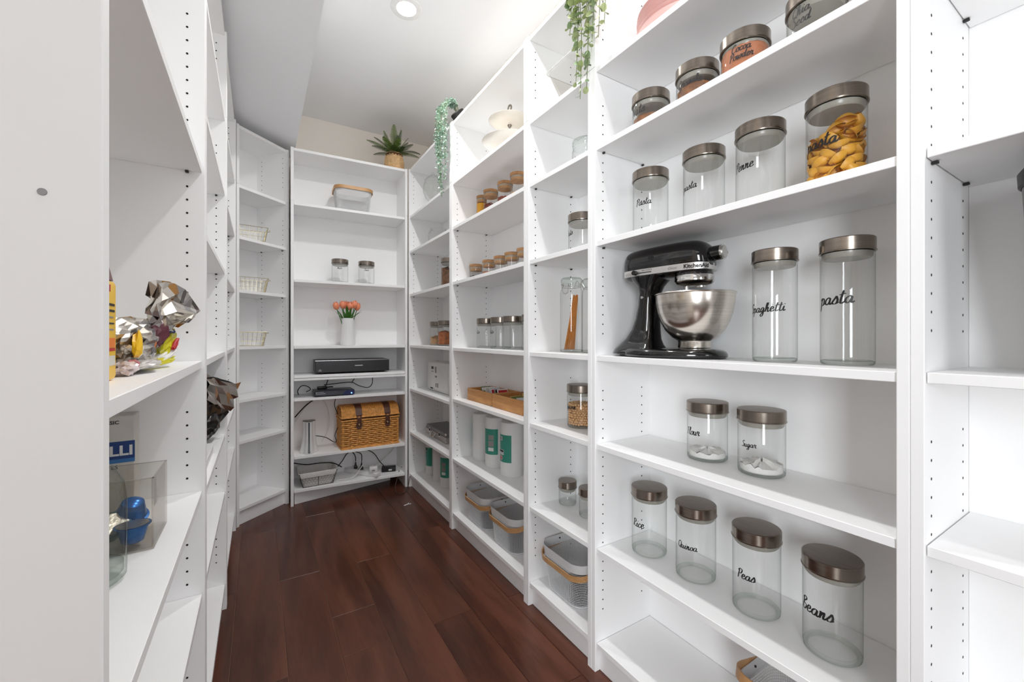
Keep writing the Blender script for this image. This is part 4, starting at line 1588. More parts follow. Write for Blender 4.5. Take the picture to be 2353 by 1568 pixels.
# receiver box
p = at_b(.392, .0, .8626)
t = thing('receiver', 'wide black media receiver box on the shelf under the tulip vase', 'receiver', p, BANG)
q = M().use(BLACK)
q.box(-.245, .245, .012, .235, .010, .094, .003)
q.build('casing', t, False)
q = M().use(mat('receiver_front', (26, 26, 28), .3))
q.box(-.243, .243, .008, .0122, .012, .090, .001)
q.build('front_panel', t, False)
q = M().use(CHROME)
q.box(-.245, .245, .0095, .013, .0905, .0935)
q.build('edge_strip', t, False)
q = M().use(LIGHT_PRINT)
q.box(.008, .060, .0066, .0082, .052, .0565)
q.build('brand_plate', t, False)
q = M().use(GREY_PRINT)
q.box(-.226, -.205, .0070, .0082, .020, .027).box(-.222, -.210, .0070, .0082, .028, .034)
q.build('corner_badge', t, False)
for x in (-.2, .2):
    for y in (.04, .2):
        q = M().use(BLACK_MATTE)
        q.lathe([(0, .0), (.018, .0), (.02, .010)], 20, (x, y, 0))
        q.build('foot', t)

# modem box
p = at_b(.270, .012, .7086)
t = thing('modem', 'flat dark grey set-top box with glowing blue light and cables behind', 'set-top box', p, BANG + R(2))
q = M().use(GREY_METAL)
q.sections([[(x, y, .004) for x, y in rrect(.125, .075, .012, 5)], [(x, y, .008) for x, y in rrect(.130, .080, .014, 5)], [(x, y, .036) for x, y in rrect(.130, .080, .014, 5)], [(x, y, .040) for x, y in rrect(.124, .074, .012, 5)]])
o = q.build('casing', t)
o.location = (0, .08, 0)
q = M().use(PANEL_BLUE)
q.add([(.045, -.0012, .006), (.128, .004, .006), (.130, .004, .036), (.075, -.0012, .036), (.128, -.0012, .006), (.128, -.0012, .036)], [(0, 4, 5, 3)])
q.build('front_window', t, False)
q = M().use(LED)
q.lathe([(0, .0), (.0036, .0)], 14, T=Matrix.Translation((.108, -.0022, .016)) @ Matrix.Rotation(R(90), 4, 'X'))
q.build('status_light', t)
q = M().use(LIGHT_PRINT)
q.box(-.118, -.060, -.0013, -.0002, .0205, .0225).box(-.118, -.116, -.0013, -.0002, .0225, .032).box(-.118, -.070, -.0013, -.0002, .031, .0325)
q.build('front_marking', t, False)

# white router tower
p = at_b(.112, .075, .3256)
t = thing('router_tower', 'white flared wifi router tower with dark stripe beside the wicker hamper', 'router', p, R(25))
def tri(r_, z_, k_=.22, n__=36):
    return [(r_ * (1 + k_ * math.cos(3 * a + PI / 2 * 0)) * math.cos(a), r_ * (1 + k_ * math.cos(3 * a)) * math.sin(a), z_) for a in [2 * PI * i / n__ for i in range(n__)]]
q = M().use(WHITE_PLASTIC)
q.sections([tri(.052, .0), tri(.053, .006), tri(.047, .03), tri(.040, .07), tri(.036, .12), tri(.035, .17), tri(.037, .205), tri(.0385, .214)])
q.build('shell', t, True, 60)
q = M().use(mat('router_top_grey', (92, 90, 88), .4))
q.sections([tri(.036, .2142), tri(.034, .219), tri(.03, .220)])
q.build('top_cap', t, True, 60)
q = M().use(mat('router_stripe', (70, 70, 74), .25))
vs_, fs = [], []
zs_ = [.008, .03, .07, .12, .17, .20, .213]
rr_ = [.0527, .047, .040, .036, .035, .037, .0383]
for z_, r_ in zip(zs_, rr_):
    for da in (-.11, .11):
        a = R(240) + da
        rr2 = r_ * (1 + .22 * math.cos(3 * a)) + .0012
        vs_.append((rr2 * math.cos(a), rr2 * math.sin(a), z_))
q.add(vs_, [(2 * i, 2 * i + 1, 2 * i + 3, 2 * i + 2) for i in range(len(zs_) - 1)])
q.build('stripe', t)

# ------------------------------------------------------------------ wicker hamper
p = at_b(.515, .035, .3256)
HW, HD, HB, HL = .195, .215, .205, .305   # half width, depth, body height, total height
t = thing('wicker_hamper', 'honey wicker picnic hamper with two brown leather straps', 'hamper', p, BANG + R(3))
q = M().use(WICKER_DARK)
q.box(-HW + .006, HW - .006, .006, HD - .006, .002, HB - .002)
q.build('inner_liner', t, False)
q = M().use(WICKER)
nst = 7
per = []          # perimeter path with in/out weave


def woven_ring(z, phase, off=0.0, amp=.0046, grow=0.0):
    pts = []
    sides = [((-HW - grow, -grow), (HW + grow, -grow), nst * 2), ((HW + grow, -grow), (HW + grow, HD + grow), 8), ((HW + grow, HD + grow), (-HW - grow, HD + grow), nst), ((-HW - grow, HD + grow), (-HW - grow, -grow), 14)]
    norms = [(0, -1), (1, 0), (0, 1), (-1, 0)]
    kk = 0
    for (a, b_, n__), nr in zip(sides, norms):
        for i in range(n__):
            u = i / n__
            s_ = math.cos(PI * i + phase) if i else 0.3
            pts.append((a[0] + (b_[0] - a[0]) * u + nr[0] * (amp * s_ + off), a[1] + (b_[1] - a[1]) * u + nr[1] * (amp * s_ + off), z + .0006 * math.sin(7 * kk + z * 900)))
            kk += 1
    return pts


for i in range(14):
    z_ = .014 + i * .0140
    q.tube(woven_ring(z_, PI * (i % 2)), .0064, 6, True, flat=(.75, 1.0))
wb = stuff(q.build('woven_body', t, True, 70))
q = M().use(WICKER)
for i in range(nst + 1):
    x = -HW + .004 + (2 * HW - .008) * i / nst
    q.tube([(x, -.0005, .006), (x, -.0005, HB)], .0034, 6)
for i in range(8):
    y = .006 + (HD - .012) * i / 7
    q.tube([(-HW, y, .006), (-HW, y, HB)], .0034, 6)
stuff(q.build('stakes', t))
for nm, z_, g_ in (('base_braid', .005, .004), ('top_braid', HB - .004, .004), ('lid_braid', HB + .016, .006)):
    q = M().use(WICKER)
    for ph in (0, PI):
        q.tube(woven_ring(z_, ph, 0, .003, g_), .0058, 6, True)
    q.build(nm, t, True, 70)
# domed lid: ribs running over the top
q = M().use(WICKER)


def dome(y):      # height of the lid across the depth
    u = (y - HD / 2) / (HD / 2)
    return HB + .02 + (HL - HB - .03) * max(0, (1 - abs(u) ** 3.2)) ** .55


for i in range(46):
    x = -HW - .002 + (2 * HW + .004) * i / 45
    k_ = 1 if i % 2 else -1
    pts = [(x, -.004 + 0 * k_, HB + .014)]
    for j in range(1, 14):
        y = -.004 + (HD + .008) * (j / 14)
        yy = min(max(y, .0005), HD - .0005)
        pts.append((x, y, dome(yy) + .0012 * k_ * (1 if j % 2 else -1)))
    pts.append((x, HD + .004, HB + .014))
    q.tube(pts, .0044, 6)
stuff(q.build('lid_weave', t, True, 70))
for sx in (-1, 1):
    q = M().use(WICKER)
    ys = [HD * j / 10 for j in range(11)]
    for lev in range(6):
        f_ = 1 - lev / 6.2
        pts = [(sx * (HW + .001 + .0015 * (1 if j % 2 else -1)), HD / 2 + (y - HD / 2) * f_, HB + .02 + (dome(min(max(y, .001), HD - .001)) - HB - .02) * 0 + lev * .0125) for j, y in enumerate(ys)]
        pts = [pp for pp in pts if pp[2] < dome(min(max(pp[1], .001), HD - .001)) + .002]
        if len(pts) > 1:
            q.tube(pts, .0046, 6)
    stuff(q.build('lid_end_weave', t, True, 70))
q = M().use(WICKER_DARK)
q.sections([[(x, min(max(HD * j / 12, .002), HD - .002), dome(min(max(HD * j / 12, .002), HD - .002)) - .004) for j in range(13)] + [(x, HD - .002, HB + .004), (x, .002, HB + .004)] for x in (-HW + .004, HW - .004)])
q.build('lid_liner', t, False)
for sx in (-.085, .115):
    q = M().use(LEATHER)
    cl = [(.10, dome(.10) + .006), (.06, dome(.06) + .006), (.03, dome(.03) + .0065), (.008, dome(.008) + .006), (-.006, dome(.002) - .008), (-.0105, HB + .03), (-.0115, HB - .005), (-.010, HB - .055)]
    wd = [.024, .024, .023, .022, .021, .018, .015, .019]
    ring = []
    for (y, z_), w_ in zip(cl, wd):
        ring.append([(sx - w_, y, z_), (sx + w_, y, z_), (sx + w_, y - .0012, z_ + .0022), (sx - w_, y - .0012, z_ + .0022)])
    ring.append([(sx - .009, -.011, HB - .068), (sx + .009, -.011, HB - .068), (sx + .009, -.0125, HB - .066), (sx - .009, -.0125, HB - .066)])
    q.sections(ring)
    stp = q.build('leather_strap', t, False)
    q = M().use(BRASS)
    q.rbox(sx - .007, sx + .007, -.0185, -.011, HB - .046, HB - .030, .003, 2)
    q.tube([(sx - .017, -.0115, HB - .038), (sx - .021, -.0125, HB - .036), (sx - .021, -.0125, HB - .030)], .002, 6)
    q.tube([(sx + .017, -.0115, HB - .038), (sx + .021, -.0125, HB - .036), (sx + .021, -.0125, HB - .030)], .002, 6)
    q.build('turn_buckle', stp)

# ------------------------------------------------------------------ wire basket with cloth liner
p = at_b(.168, .012, .1036)
t = thing('wire_basket', 'grey hexagon-wire basket with a white cloth liner on the lowest shelf', 'basket', p, BANG + R(4))
W0, W1, D0, D1, HH = .092, .118, .16, .20, .098


def wbp(u, v, z):   # side position at height fraction
    f_ = z / HH
    hw = W0 + (W1 - W0) * f_
    d0 = (D1 - D0) / 2 * (1 - f_)
    return hw, d0, D1 - d0
q = M().use(WIRE_DARK)
for z_ in (.002, HH * .72, HH * .98):
    hw, y0, y1 = wbp(0, 0, z_)
    q.tube([(-hw, y0, z_), (hw, y0, z_), (hw, y1, z_), (-hw, y1, z_)], .0018, 6, True)
for (x_, y_) in ((-1, 0), (1, 0), (1, 1), (-1, 1), (0, 0)):
    a = wbp(0, 0, .002)
    b_ = wbp(0, 0, HH)
    q.tube([(x_ * a[0], a[1] if y_ == 0 else a[2], .002), (x_ * b_[0], b_[1] if y_ == 0 else b_[2], HH)], .0017, 6)
wfr = q.build('wire_frame', t)
q = M().use(WIRE_DARK)
for rowi in range(4):
    z0 = .006 + rowi * .0165
    for ph in (0, 1):
        pts = []
        for i in range(23):
            u = i / 22
            zz = z0 + .0165 / 2 + (.0055 if (i // 1 + ph + rowi) % 2 else -.0055)
            hw, y0, y1 = wbp(0, 0, zz)
            pts.append((-hw + 2 * hw * u, y0 - .0008, zz))
        if ph == 0:
            q.tube(pts, .0008, 4)
        pts = []
        for i in range(25):
            u = i / 24
            zz = z0 + .0165 / 2 + (.0055 if (i + ph + rowi) % 2 else -.0055)
            hw, y0, y1 = wbp(0, 0, zz)
            pts.append((-hw - .0008, y0 + (y1 - y0) * u, zz))
        if ph == 0:
            q.tube(pts, .0008, 4)
            q.tube([(-x_, y_, z_) for x_, y_, z_ in pts], .0008, 4)
stuff(q.build('hex_wires', t))
q = M().use(CLOTH)
def lr(z_, off):
    hw, y0, y1 = wbp(0, 0, z_)
    pts = resample(rrect(hw + off, (y1 - y0) / 2 + off, .012, 5), 48)
    return [(v_.x, v_.y + (y0 + y1) / 2, z_ + .0008 * math.sin(i * 1.7)) for i, v_ in enumerate(pts)]
q.sections([lr(.004, -.003), lr(HH * .5, -.003), lr(HH, -.002), lr(HH + .004, .001), lr(HH, .0035), lr(HH * .68, .0045)], False)
q.add(lr(.004, -.003), [tuple(range(48))])
q.build('cloth_liner', t, True, 60)

# ------------------------------------------------------------------ electrics on the lowest shelf
p = at_b(.468, .138, .1036)
t = thing('power_strip', 'white power strip lying along the lowest shelf with plugs in it', 'power strip', p, BANG + R(-54))
q = M().use(WHITE_PLASTIC)
q.rbox(-.15, .16, -.026, .026, 0, .032, .006, 2)
q.build('strip_body', t)
for x in (-.09, -.04, .01):
    q = M().use(GREY_PRINT)
    q.box(x - .002, x + .002, -.008, .006, .0321, .0327).box(x + .008, x + .012, -.008, .006, .0321, .0327)
    q.build('socket', t, False)
t2 = thing('charger_cube', 'white cube charger plugged into the end of the power strip', 'charger', at_b(.532, .040, .1362), BANG + R(-12))
q = M().use(WHITE_PLASTIC)
q.rbox(-.028, .028, -.022, .022, 0, .040, .006, 2)
q.build('charger_body', t2)
q = M().use(GREY_PRINT)
q.box(-.010, .010, -.0226, -.0218, .012, .022)
q.build('usb_port', t2, False)
t3 = thing('power_brick', 'black laptop power brick with white sticker by the shelf end', 'power brick', at_b(.668, .115, .1036), BANG + R(-14))
q = M().use(BLACK)
q.rbox(-.062, .040, -.030, .030, 0, .034, .005, 2)
q.build('brick_body', t3)
q = M().use(LIGHT_PRINT)
q.box(-.012, .012, -.0312, -.0300, .010, .020)
q.build('sticker', t3, False)
for i, (x, y, h_) in enumerate(((.410, .186, .05), (.444, .138, .045))):
    tp = thing('power_plug', ['black plug in the power strip beside the lined wire basket', 'black plug in the power strip next to the white charger'][i], 'plug', at_b(x + .02, y - .0, .1366), BANG, 'black power plugs')
    q = M().use(BLACK)
    q.rbox(-.012, .012, -.011, .011, 0, .020, .004, 2)
    q.lathe([(.009, .018), (.006, .034), (.0042, .048)], 14)
    q.build('plug_body', tp)


def cable(label, pts, r, mtl, local=True):
    pts = [Vector(at_b(*q_)) if local else Vector(q_) for q_ in pts]
    m_ = M().use(mtl)
    m_.tube(spline(pts, 8), r, 8)
    return tag(m_.build('cable', None), label, 'cable', 'loose cables in the end bookcase')


WHITE_CABLE = mat('white_cable', (214, 212, 208), .45)
cable('thick black cable arching over the lined wire basket', [(.020, .20, .232), (.10, .12, .232), (.19, .10, .236), (.27, .13, .215), (.33, .16, .17)], .0036, BLACK_MATTE)
cable('black cable looping up from the plug beside the basket', [(.430, .186, .190), (.428, .186, .225), (.405, .19, .262), (.37, .2, .25), (.34, .21, .20), (.31, .22, .16)], .0034, BLACK_MATTE)
cable('black cable rising from the plug next to the white charger', [(.464, .138, .185), (.466, .139, .22), (.462, .14, .25), (.44, .16, .262), (.40, .19, .268), (.36, .2, .285)], .003, BLACK_MATTE)
cable('black cable running from power brick up the corner', [(.640, .13, .122), (.60, .17, .17), (.57, .2, .22), (.53, .21, .25), (.47, .2, .268), (.42, .18, .29)], .003, BLACK_MATTE)
cable('white cable curving from the basket to the power strip', [(.30, .06, .110), (.36, .05, .112), (.41, .06, .125), (.45, .085, .165), (.48, .10, .205)], .0034, WHITE_CABLE)
cable('bundle cable slanting along the corner behind the power brick', [(.745, .22, .30), (.70, .2, .235), (.62, .19, .17), (.56, .2, .13)], .004, WHITE_CABLE)
cable('black cable hanging behind the hamper and router', [(.30, .2, .69), (.285, .19, .62), (.31, .18, .54), (.312, .17, .48), (.285, .16, .41), (.29, .12, .372), (.27, .11, .372), (.22, .10, .41), (.16, .085, .432), (.135, .09, .43)], .0026, BLACK_MATTE)
cable('black cable slanting across the corner above the router', [(.028, .16, .56), (.06, .15, .60), (.10, .16, .64), (.15, .2, .67)], .0042, BLACK_MATTE)
cable('thin white cable drooping behind the router', [(.03, .2, .52), (.10, .22, .62), (.16, .23, .665), (.22, .22, .65), (.25, .21, .55), (.245, .2, .45), (.20, .2, .36)], .002, WHITE_CABLE)
cable('black cable coiled behind the set-top box', [(.05, .14, .716), (.045, .15, .745), (.07, .14, .778), (.105, .14, .772), (.125, .16, .748), (.10, .18, .73)], .003, BLACK_MATTE)
cable('black cable looping down beside the set-top box', [(.215, .20, .770), (.30, .21, .775), (.40, .2, .780), (.455, .19, .752), (.515, .17, .738), (.545, .17, .765), (.55, .18, .82)], .0028, BLACK_MATTE)
cable('black cable rising from the set-top box to the receiver', [(.225, .19, .765), (.235, .2, .785), (.245, .2, .825)], .0032, BLACK_MATTE)
cable('black cable rising behind the set-top box towards the wall', [(.405, .2, .778), (.42, .205, .80), (.435, .21, .825)], .003, BLACK_MATTE)
tp = thing('cable_connector', 'black connector block lying on the set-top box', 'connector', at_b(.20, .125, .7496), BANG + R(6))
q = M().use(BLACK)
q.rbox(-.035, .03, -.012, .012, 0, .020, .005, 2)
q.tube([(.028, 0, .01), (.05, 0, .012), (.07, .01, .01)], .004, 8)
q.build('connector_body', tp)
fl_pts = [(.748, .100, .122), (.762, .075, .128), (.785, .01, .098), (.768, -.04, .04), (.73, -.10, .004), (.69, -.13, .004), (.66, -.10, .004), (.672, -.03, .03), (.705, .03, .08), (.722, .06, .112)]
cable('dark thin cable looping from the shelf end down to the floor', fl_pts, .0024, mat('dark_brown_cable', (58, 48, 42), .5))
tg = thing('cable_tie', 'small white forked cable tie on the floor planks', 'cable tie', (.843, 2.72, 0.0002), R(20))
q = M().use(WHITE_PLASTIC)
q.box(-.024, .006, -.004, .004, 0, .003, .001)
q.tube([(.004, 0, .002), (.022, .011, .002)], .0022, 6)
q.tube([(.004, 0, .002), (.024, -.012, .002)], .0022, 6)
q.build('tie_body', tg, False)

# ------------------------------------------------------------------ fern in woven pot on top of the end bookcase
p = (.872, 3.128, 2.3706)
ft = thing('potted_fern', 'green fern in woven straw pot on top of the end bookcase', 'plant', p)
q = M().use(RATTAN)
nr = 14
for i in range(nr):
    z_ = .005 + i * .0088
    r_ = .056 + .012 * math.sin(PI * min(1, (i + 3) / 15))
    pts = [((r_ + .0016 * math.cos(17 * a + PI * (i % 2))) * math.cos(a), (r_ + .0016 * math.cos(17 * a + PI * (i % 2))) * math.sin(a), z_ + .0028 * math.sin(5 * a)) for a in [2 * PI * k / 68 for k in range(68)]]
    q.tube(pts, .0048, 6, True)
stuff(q.build('woven_pot', ft, True, 70))
q = M().use(WICKER_DARK)
q.lathe([(0, .002), (.054, .002), (.064, .06), (.062, .115), (0, .112)], 32)
q.build('pot_lining', ft)


def frond(L_, lean, az, droop, mtl, w=.036, pairs=26):
    """one fern frond with leaflets on both sides of an arching stem"""
    q_ = M().use(mtl)
    pts = []
    n__ = 14
    ang = lean
    pos = Vector((0, 0, 0))
    for i in range(n__ + 1):
        pts.append(pos.copy())
        pos = pos + Vector((math.sin(ang), 0, math.cos(ang))) * (L_ / n__)
        ang += droop / n__
    q_.tube(pts, .0012, 5)
    for k in range(pairs):
        u = (k + 1) / (pairs + 1)
        f_ = u * n__
        i = min(int(f_), n__ - 1)
        pc = pts[i].lerp(pts[i + 1], f_ - i)
        tn = (pts[i + 1] - pts[i]).normalized()
        ww = w * math.sin(PI * (.12 + .86 * u)) ** .7
        hw_ = L_ / pairs * .36
        nm_ = tn.cross(Vector((0, 1, 0)))
        for sy in (-1, 1):
            tip_ = pc + Vector((0, sy * ww, 0)) + tn * ww * .22 - nm_ * ww * .22
            mid = pc + Vector((0, sy * ww * .55, 0)) + tn * ww * .15
            q_.add([pc - tn * hw_, mid - tn * hw_ * .8, tip_, mid + tn * hw_ * 1.0, pc + tn * hw_], [(0, 1, 3, 4), (1, 2, 3)])
    return q_


fr = [(.185, 4, 250, 8, FERN_G), (.165, 9, 320, 10, FERN_D), (.15, 18, 190, 14, FERN_G), (.155, 24, 355, 16, FERN_G), (.175, 52, 182, 40, FERN_G), (.18, 44, 2, 62, FERN_D), (.155, 66, 200, 46, FERN_D), (.15, 62, 345, 55, FERN_G),
      (.14, 46, 225, 40, FERN_G), (.14, 50, 310, 38, FERN_D), (.13, 40, 270, 40, FERN_G), (.16, 30, 160, 36, FERN_D), (.15, 34, 30, 40, FERN_G), (.11, 78, 240, 36, FERN_D), (.11, 78, 300, 36, FERN_D), (.13, 20, 90, 24, FERN_D), (.12, 74, 170, 46, FERN_D), (.12, 14, 280, 12, FERN_D),
      (.12, 30, 205, 22, FERN_D), (.12, 30, 335, 24, FERN_D), (.10, 60, 255, 30, FERN_D), (.10, 60, 285, 30, FERN_D)]
for L_, le, az, dr, mm in fr:
    o = frond(L_ * 1.2, R(le), az, R(dr), mm).build('frond', ft, False)
    o.location = (.010 * math.cos(R(az)), .010 * math.sin(R(az)), .112)
    o.rotation_euler = (0, 0, R(az))

# ------------------------------------------------------------------ trailing plants


def round_leaf():
    q_ = M().use(EUC)
    n__ = 8
    vs_ = [(0, 0, 0)] + [(.0095 + .0095 * math.cos(2 * PI * i / n__), .0082 * math.sin(2 * PI * i / n__), .0018 * math.cos(4 * PI * i / n__)) for i in range(n__)] + [(.0095, 0, -.0014)]
    q_.add(vs_, [(1 + i, 1 + (i + 1) % n__, n__ + 1) for i in range(n__)])
    return q_.mesh('leaf', True, 80)


EL = round_leaf()
EL2 = EL.copy()
EL2.materials.clear()
EL2.materials.append(mat('eucalyptus_leaf_deep', (132, 154, 114), .55, 0, .2, 22))
eu = thing('hanging_eucalyptus', 'trailing eucalyptus plant with round green leaves hanging over the narrow bookcase', 'plant', (.935, 1.05, 2.370))
rs = random.Random(21)
strands = [(-.006, .013, -.455, 40), (.004, -.008, -.43, 38), (-.008, .032, -.40, 36), (.0, .050, -.26, 26), (-.010, .062, -.215, 22), (-.004, -.020, -.37, 34), (.002, -.036, -.29, 26), (-.012, .020, -.31, 24),
           (-.004, -.072, -.30, 22), (.004, -.090, -.265, 20), (-.002, -.060, -.19, 12)]
NLEAF = 0
for (dx, dy, dz, n__) in strands:
    q = M().use(EUC_STEM)
    pts = spline([(.075, dy * .8, .012), (.03, dy * .9, .022), (-.010 + dx, dy, .0), (-.014 + dx, dy + .004, -.08), (-.010 + dx, dy - .004, dz * .55), (-.010 + dx, dy + .003, dz)], 8)
    q.tube(pts, .0011, 5)
    st = q.build('strand', eu)
    for k in range(n__):
        u = .12 + .87 * k / (n__ - 1)
        f_ = u * (len(pts) - 1)
        i = min(int(f_), len(pts) - 2)
        pc = pts[i].lerp(pts[i + 1], f_ - i)
        az = rs.uniform(0, 2 * PI)
        if math.cos(az) > .55:
            az += PI
        s_ = rs.uniform(1.25, 1.85) * (1 - .35 * max(0, u - .75) / .25)
        o = put('leaf', EL if rs.random() < .6 else EL2, st, pc, (rs.uniform(-.6, .6), rs.uniform(.15, 1.15), az))
        o.scale = (s_, s_, s_)
        NLEAF += 1
q = M().use(BLACK_MATTE)
q.lathe([(0, 0), (.04, 0), (.05, .07), (.047, .075), (.044, .07), (0, .06)], 24, (.115, .0, .0012))
q.build('pot', eu)

# paler trailing plant over the corner bookcase
sg = thing('hanging_mint_plant', 'trailing pale mint green plant in dark pot on top of the bookcases by the corner', 'plant', (.955, 2.275, 2.370))
q = M().use(BLACK_MATTE)
q.lathe([(0, 0), (.032, 0), (.043, .075), (.040, .08), (.038, .075), (0, .068)], 24, T=Matrix.Translation((.085, -.005, .034)) @ Matrix.Rotation(R(-38), 4, 'Y') @ Matrix.Translation((0, 0, -.02)))
q.build('pot', sg)
rs = random.Random(9)
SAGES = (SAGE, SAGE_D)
q = M()
lf = [(0, 0, 0), (.006, .0042, .001), (.012, 0, 0), (.006, -.0042, .001)]
stems = M().use(EUC_STEM)
for (dx, dy, dz) in ((0, .035, -.43), (-.012, .01, -.40), (.006, -.02, -.33), (-.010, .05, -.28), (-.016, .028, -.36), (.0, -.04, -.22), (-.018, -.012, -.26), (-.022, .02, -.18), (-.012, -.03, -.14), (-.02, .045, -.2)):
    pts = spline([(.06, dy * .4, .09), (.02, dy * .7, .135), (-.03 + dx, dy, .09), (-.040 + dx, dy * 1.05, -.05), (-.036 + dx, dy + .004, dz * .6), (-.034 + dx, dy * .55 + .004, dz)], 7)
    stems.tube(pts, .0010, 4)
    nl = int(330 * abs(dz) + 90)
    for k in range(nl):
        u = .10 + .9 * rs.random()
        f_ = u * (len(pts) - 1)
        i = min(int(f_), len(pts) - 2)
        pc = pts[i].lerp(pts[i + 1], f_ - i)
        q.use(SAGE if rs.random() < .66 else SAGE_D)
        T = Matrix.Translation(pc + Vector((rs.uniform(-.008, .008), rs.uniform(-.012, .012), 0))) @ Matrix.Rotation(rs.uniform(0, 2 * PI), 4, 'Z') @ Matrix.Rotation(rs.uniform(-.5, 1.0), 4, 'Y') @ Matrix.Rotation(rs.uniform(-1, 1), 4, 'X') @ Matrix.Scale(rs.uniform(.8, 1.5), 4)
        q.add([T @ Vector(v_) for v_ in lf], [(0, 1, 2, 3)])
stuff(q.build('foliage', sg, False))
stems.build('stems', sg)

# ------------------------------------------------------------------ wire baskets on the angled bookcase
def wire_grid_basket():
    q_ = M().use(GOLD)
    W0_, W1_, D0_, D1_, H_ = .085, .100, .060, .075, .085

    def P(sx, sy, f_):
        return ((W0_ + (W1_ - W0_) * f_) * sx, (D0_ + (D1_ - D0_) * f_) * sy, .002 + H_ * f_)
    for f_ in (0, .33, .66, 1):
        q_.tube([P(-1, -1, f_), P(1, -1, f_), P(1, 1, f_), P(-1, 1, f_)], .0018 if f_ == 1 else .0011, 5, True)
    for i in range(9):
        s_ = -1 + 2 * i / 8
        for sy in (-1, 1):
            q_.tube([P(s_, sy, 0), P(s_, sy, 1)], .0011, 5)
        q_.tube([P(s_, -1, 0), P(s_, 1, 0)], .0011, 5)
    for i in range(7):
        s_ = -1 + 2 * i / 6
        for sx in (-1, 1):
            q_.tube([P(sx, s_, 0), P(sx, s_, 1)], .0011, 5)
        q_.tube([P(-1, s_, 0), P(1, s_, 0)], .0011, 5)
    me = q_.mesh('wire_cage', True, 60)
    h_ = M().use(GOLD)
    for sx in (-1, 1):
        h_.tube(spline([(sx * .100, -.03, .086), (sx * .112, -.028, .084), (sx * .118, 0, .080), (sx * .112, .028, .084), (sx * .100, .03, .086)], 5), .0018, 6)
    return me, h_.mesh('wire_handle', True, 60)


WG = wire_grid_basket()
for i, (lx, ly, z_) in enumerate(((.165, .105, 1.715), (.168, .105, 1.398), (.150, .10, 1.060))):
    t = thing('gold_wire_basket', ['uppermost gold wire basket on the angled corner bookcase', 'middle gold wire basket of the angled corner bookcase', 'lowest gold wire basket of the angled corner bookcase'][i], 'basket', at_a(lx, ly, z_ + .0006), AANG + R(-36), 'gold wire baskets')
    put('wire_cage', WG[0], t)
    put('wire_handle', WG[1], t)
t = thing('gold_wire_basket', 'gold wire basket mostly hidden behind the post of the nearly empty bookcase', 'basket', (-.235, 2.665, 1.3926), R(90), 'gold wire baskets')
put('wire_cage', WG[0], t)
put('wire_handle', WG[1], t)

# ------------------------------------------------------------------ shelving by the doorway
# yellow carton with maroon top
t = thing('yellow_pasta_pack', 'tall yellow pack with maroon top beside the foil bags', 'carton', (-.226, .724, 1.0596), R(0))
q = M().use(YELLOW)
q.rbox(-.062, .062, -.035, .035, 0, .132, .006, 2)
q.build('pack_body', t)
q = M().use(MAROON)
q.sections([[(x, y, .132) for x, y in rrect(.060, .033, .006, 4)], [(x, y, .150) for x, y in rrect(.058, .024, .006, 4)], [(x, y, .160) for x, y in rrect(.057, .006, .003, 4)]])
q.build('pack_top', t, False)
for nm, y0, y1, z0, z1, mm in (('red_emblem', -.022, .004, .116, .125, RED), ('text_line', -.026, .022, .098, .101, DARK_PRINT), ('text_line', -.026, .022, .090, .093, DARK_PRINT), ('text_line', -.026, .016, .082, .084, GREY_PRINT),
                               ('text_line', -.026, .020, .074, .076, DARK_PRINT), ('text_line', -.026, .018, .066, .068, GREY_PRINT), ('orange_flash', -.026, .024, .044, .056, ORANGE), ('orange_flash', -.026, .024, .039, .043, RED), ('pale_panel', -.026, .024, .020, .033, CARTON)):
    q = M().use(mm)
    q.box(.0614, .0626, y0, y1, z0, z1)
    q.build(nm, t, False)


def crumple(name, parent, center, size, mtl, seed, amp=.25, seg=2, rot=(0, 0, 0), flat=None):
    bm = bmesh.new()
    bmesh.ops.create_icosphere(bm, subdivisions=seg + 1, radius=1.0)
    rnd = random.Random(seed)
    T = Matrix.Rotation(rot[2], 4, 'Z') @ Matrix.Rotation(rot[1], 4, 'Y') @ Matrix.Rotation(rot[0], 4, 'X')
    for v in bm.verts:
        d = noise.noise(v.co * 1.7 + Vector((seed, 0, 0))) * amp * 1.6 + rnd.uniform(-amp, amp) * .6
        v.co = v.co * (1 + d)
        if flat:
            v.co.z = max(v.co.z, flat)
        v.co = T @ Vector((v.co.x * size[0], v.co.y * size[1], v.co.z * size[2])) + Vector(center)
    q_ = M().use(mtl)
    bm.verts.index_update()
    q_.add([v.co for v in bm.verts], [tuple(v.index for v in f.verts) for f in bm.faces])
    bm.free()
    return q_.build(name, parent, False)


fb = thing('foil_snack_bag', 'crumpled silver foil snack bag with twisted neck beside the yellow pack', 'bag', (-.205, .98, 1.0596))
FOILP = mat('printed_foil', (214, 208, 200), 0.22, 0.9, 0.1, 14)
nt = FOILP.node_tree
vo = nt.nodes.new('ShaderNodeTexVoronoi')
vo.inputs['Scale'].default_value = 34
rp = nt.nodes.new('ShaderNodeValToRGB')
rp.color_ramp.interpolation = 'CONSTANT'
for i, (ps, c_) in enumerate(((0, (222, 216, 206)), (.36, (128, 114, 100)), (.52, (232, 228, 222)), (.66, (196, 140, 66)), (.72, (176, 172, 172)), (.86, (92, 84, 78)))):
    el = rp.color_ramp.elements[i] if i < 2 else rp.color_ramp.elements.new(ps)
    el.position = ps
    el.color = lin(c_) + (1,)
sx_ = nt.nodes.new('ShaderNodeSeparateColor')
tc_ = nt.nodes.new('ShaderNodeTexCoord')
nt.links.new(tc_.outputs['Object'], vo.inputs['Vector'])
nt.links.new(vo.outputs['Color'], sx_.inputs[0])
nt.links.new(sx_.outputs[0], rp.inputs[0])
nt.links.new(rp.outputs[0], nt.nodes['Principled BSDF'].inputs['Base Color'])
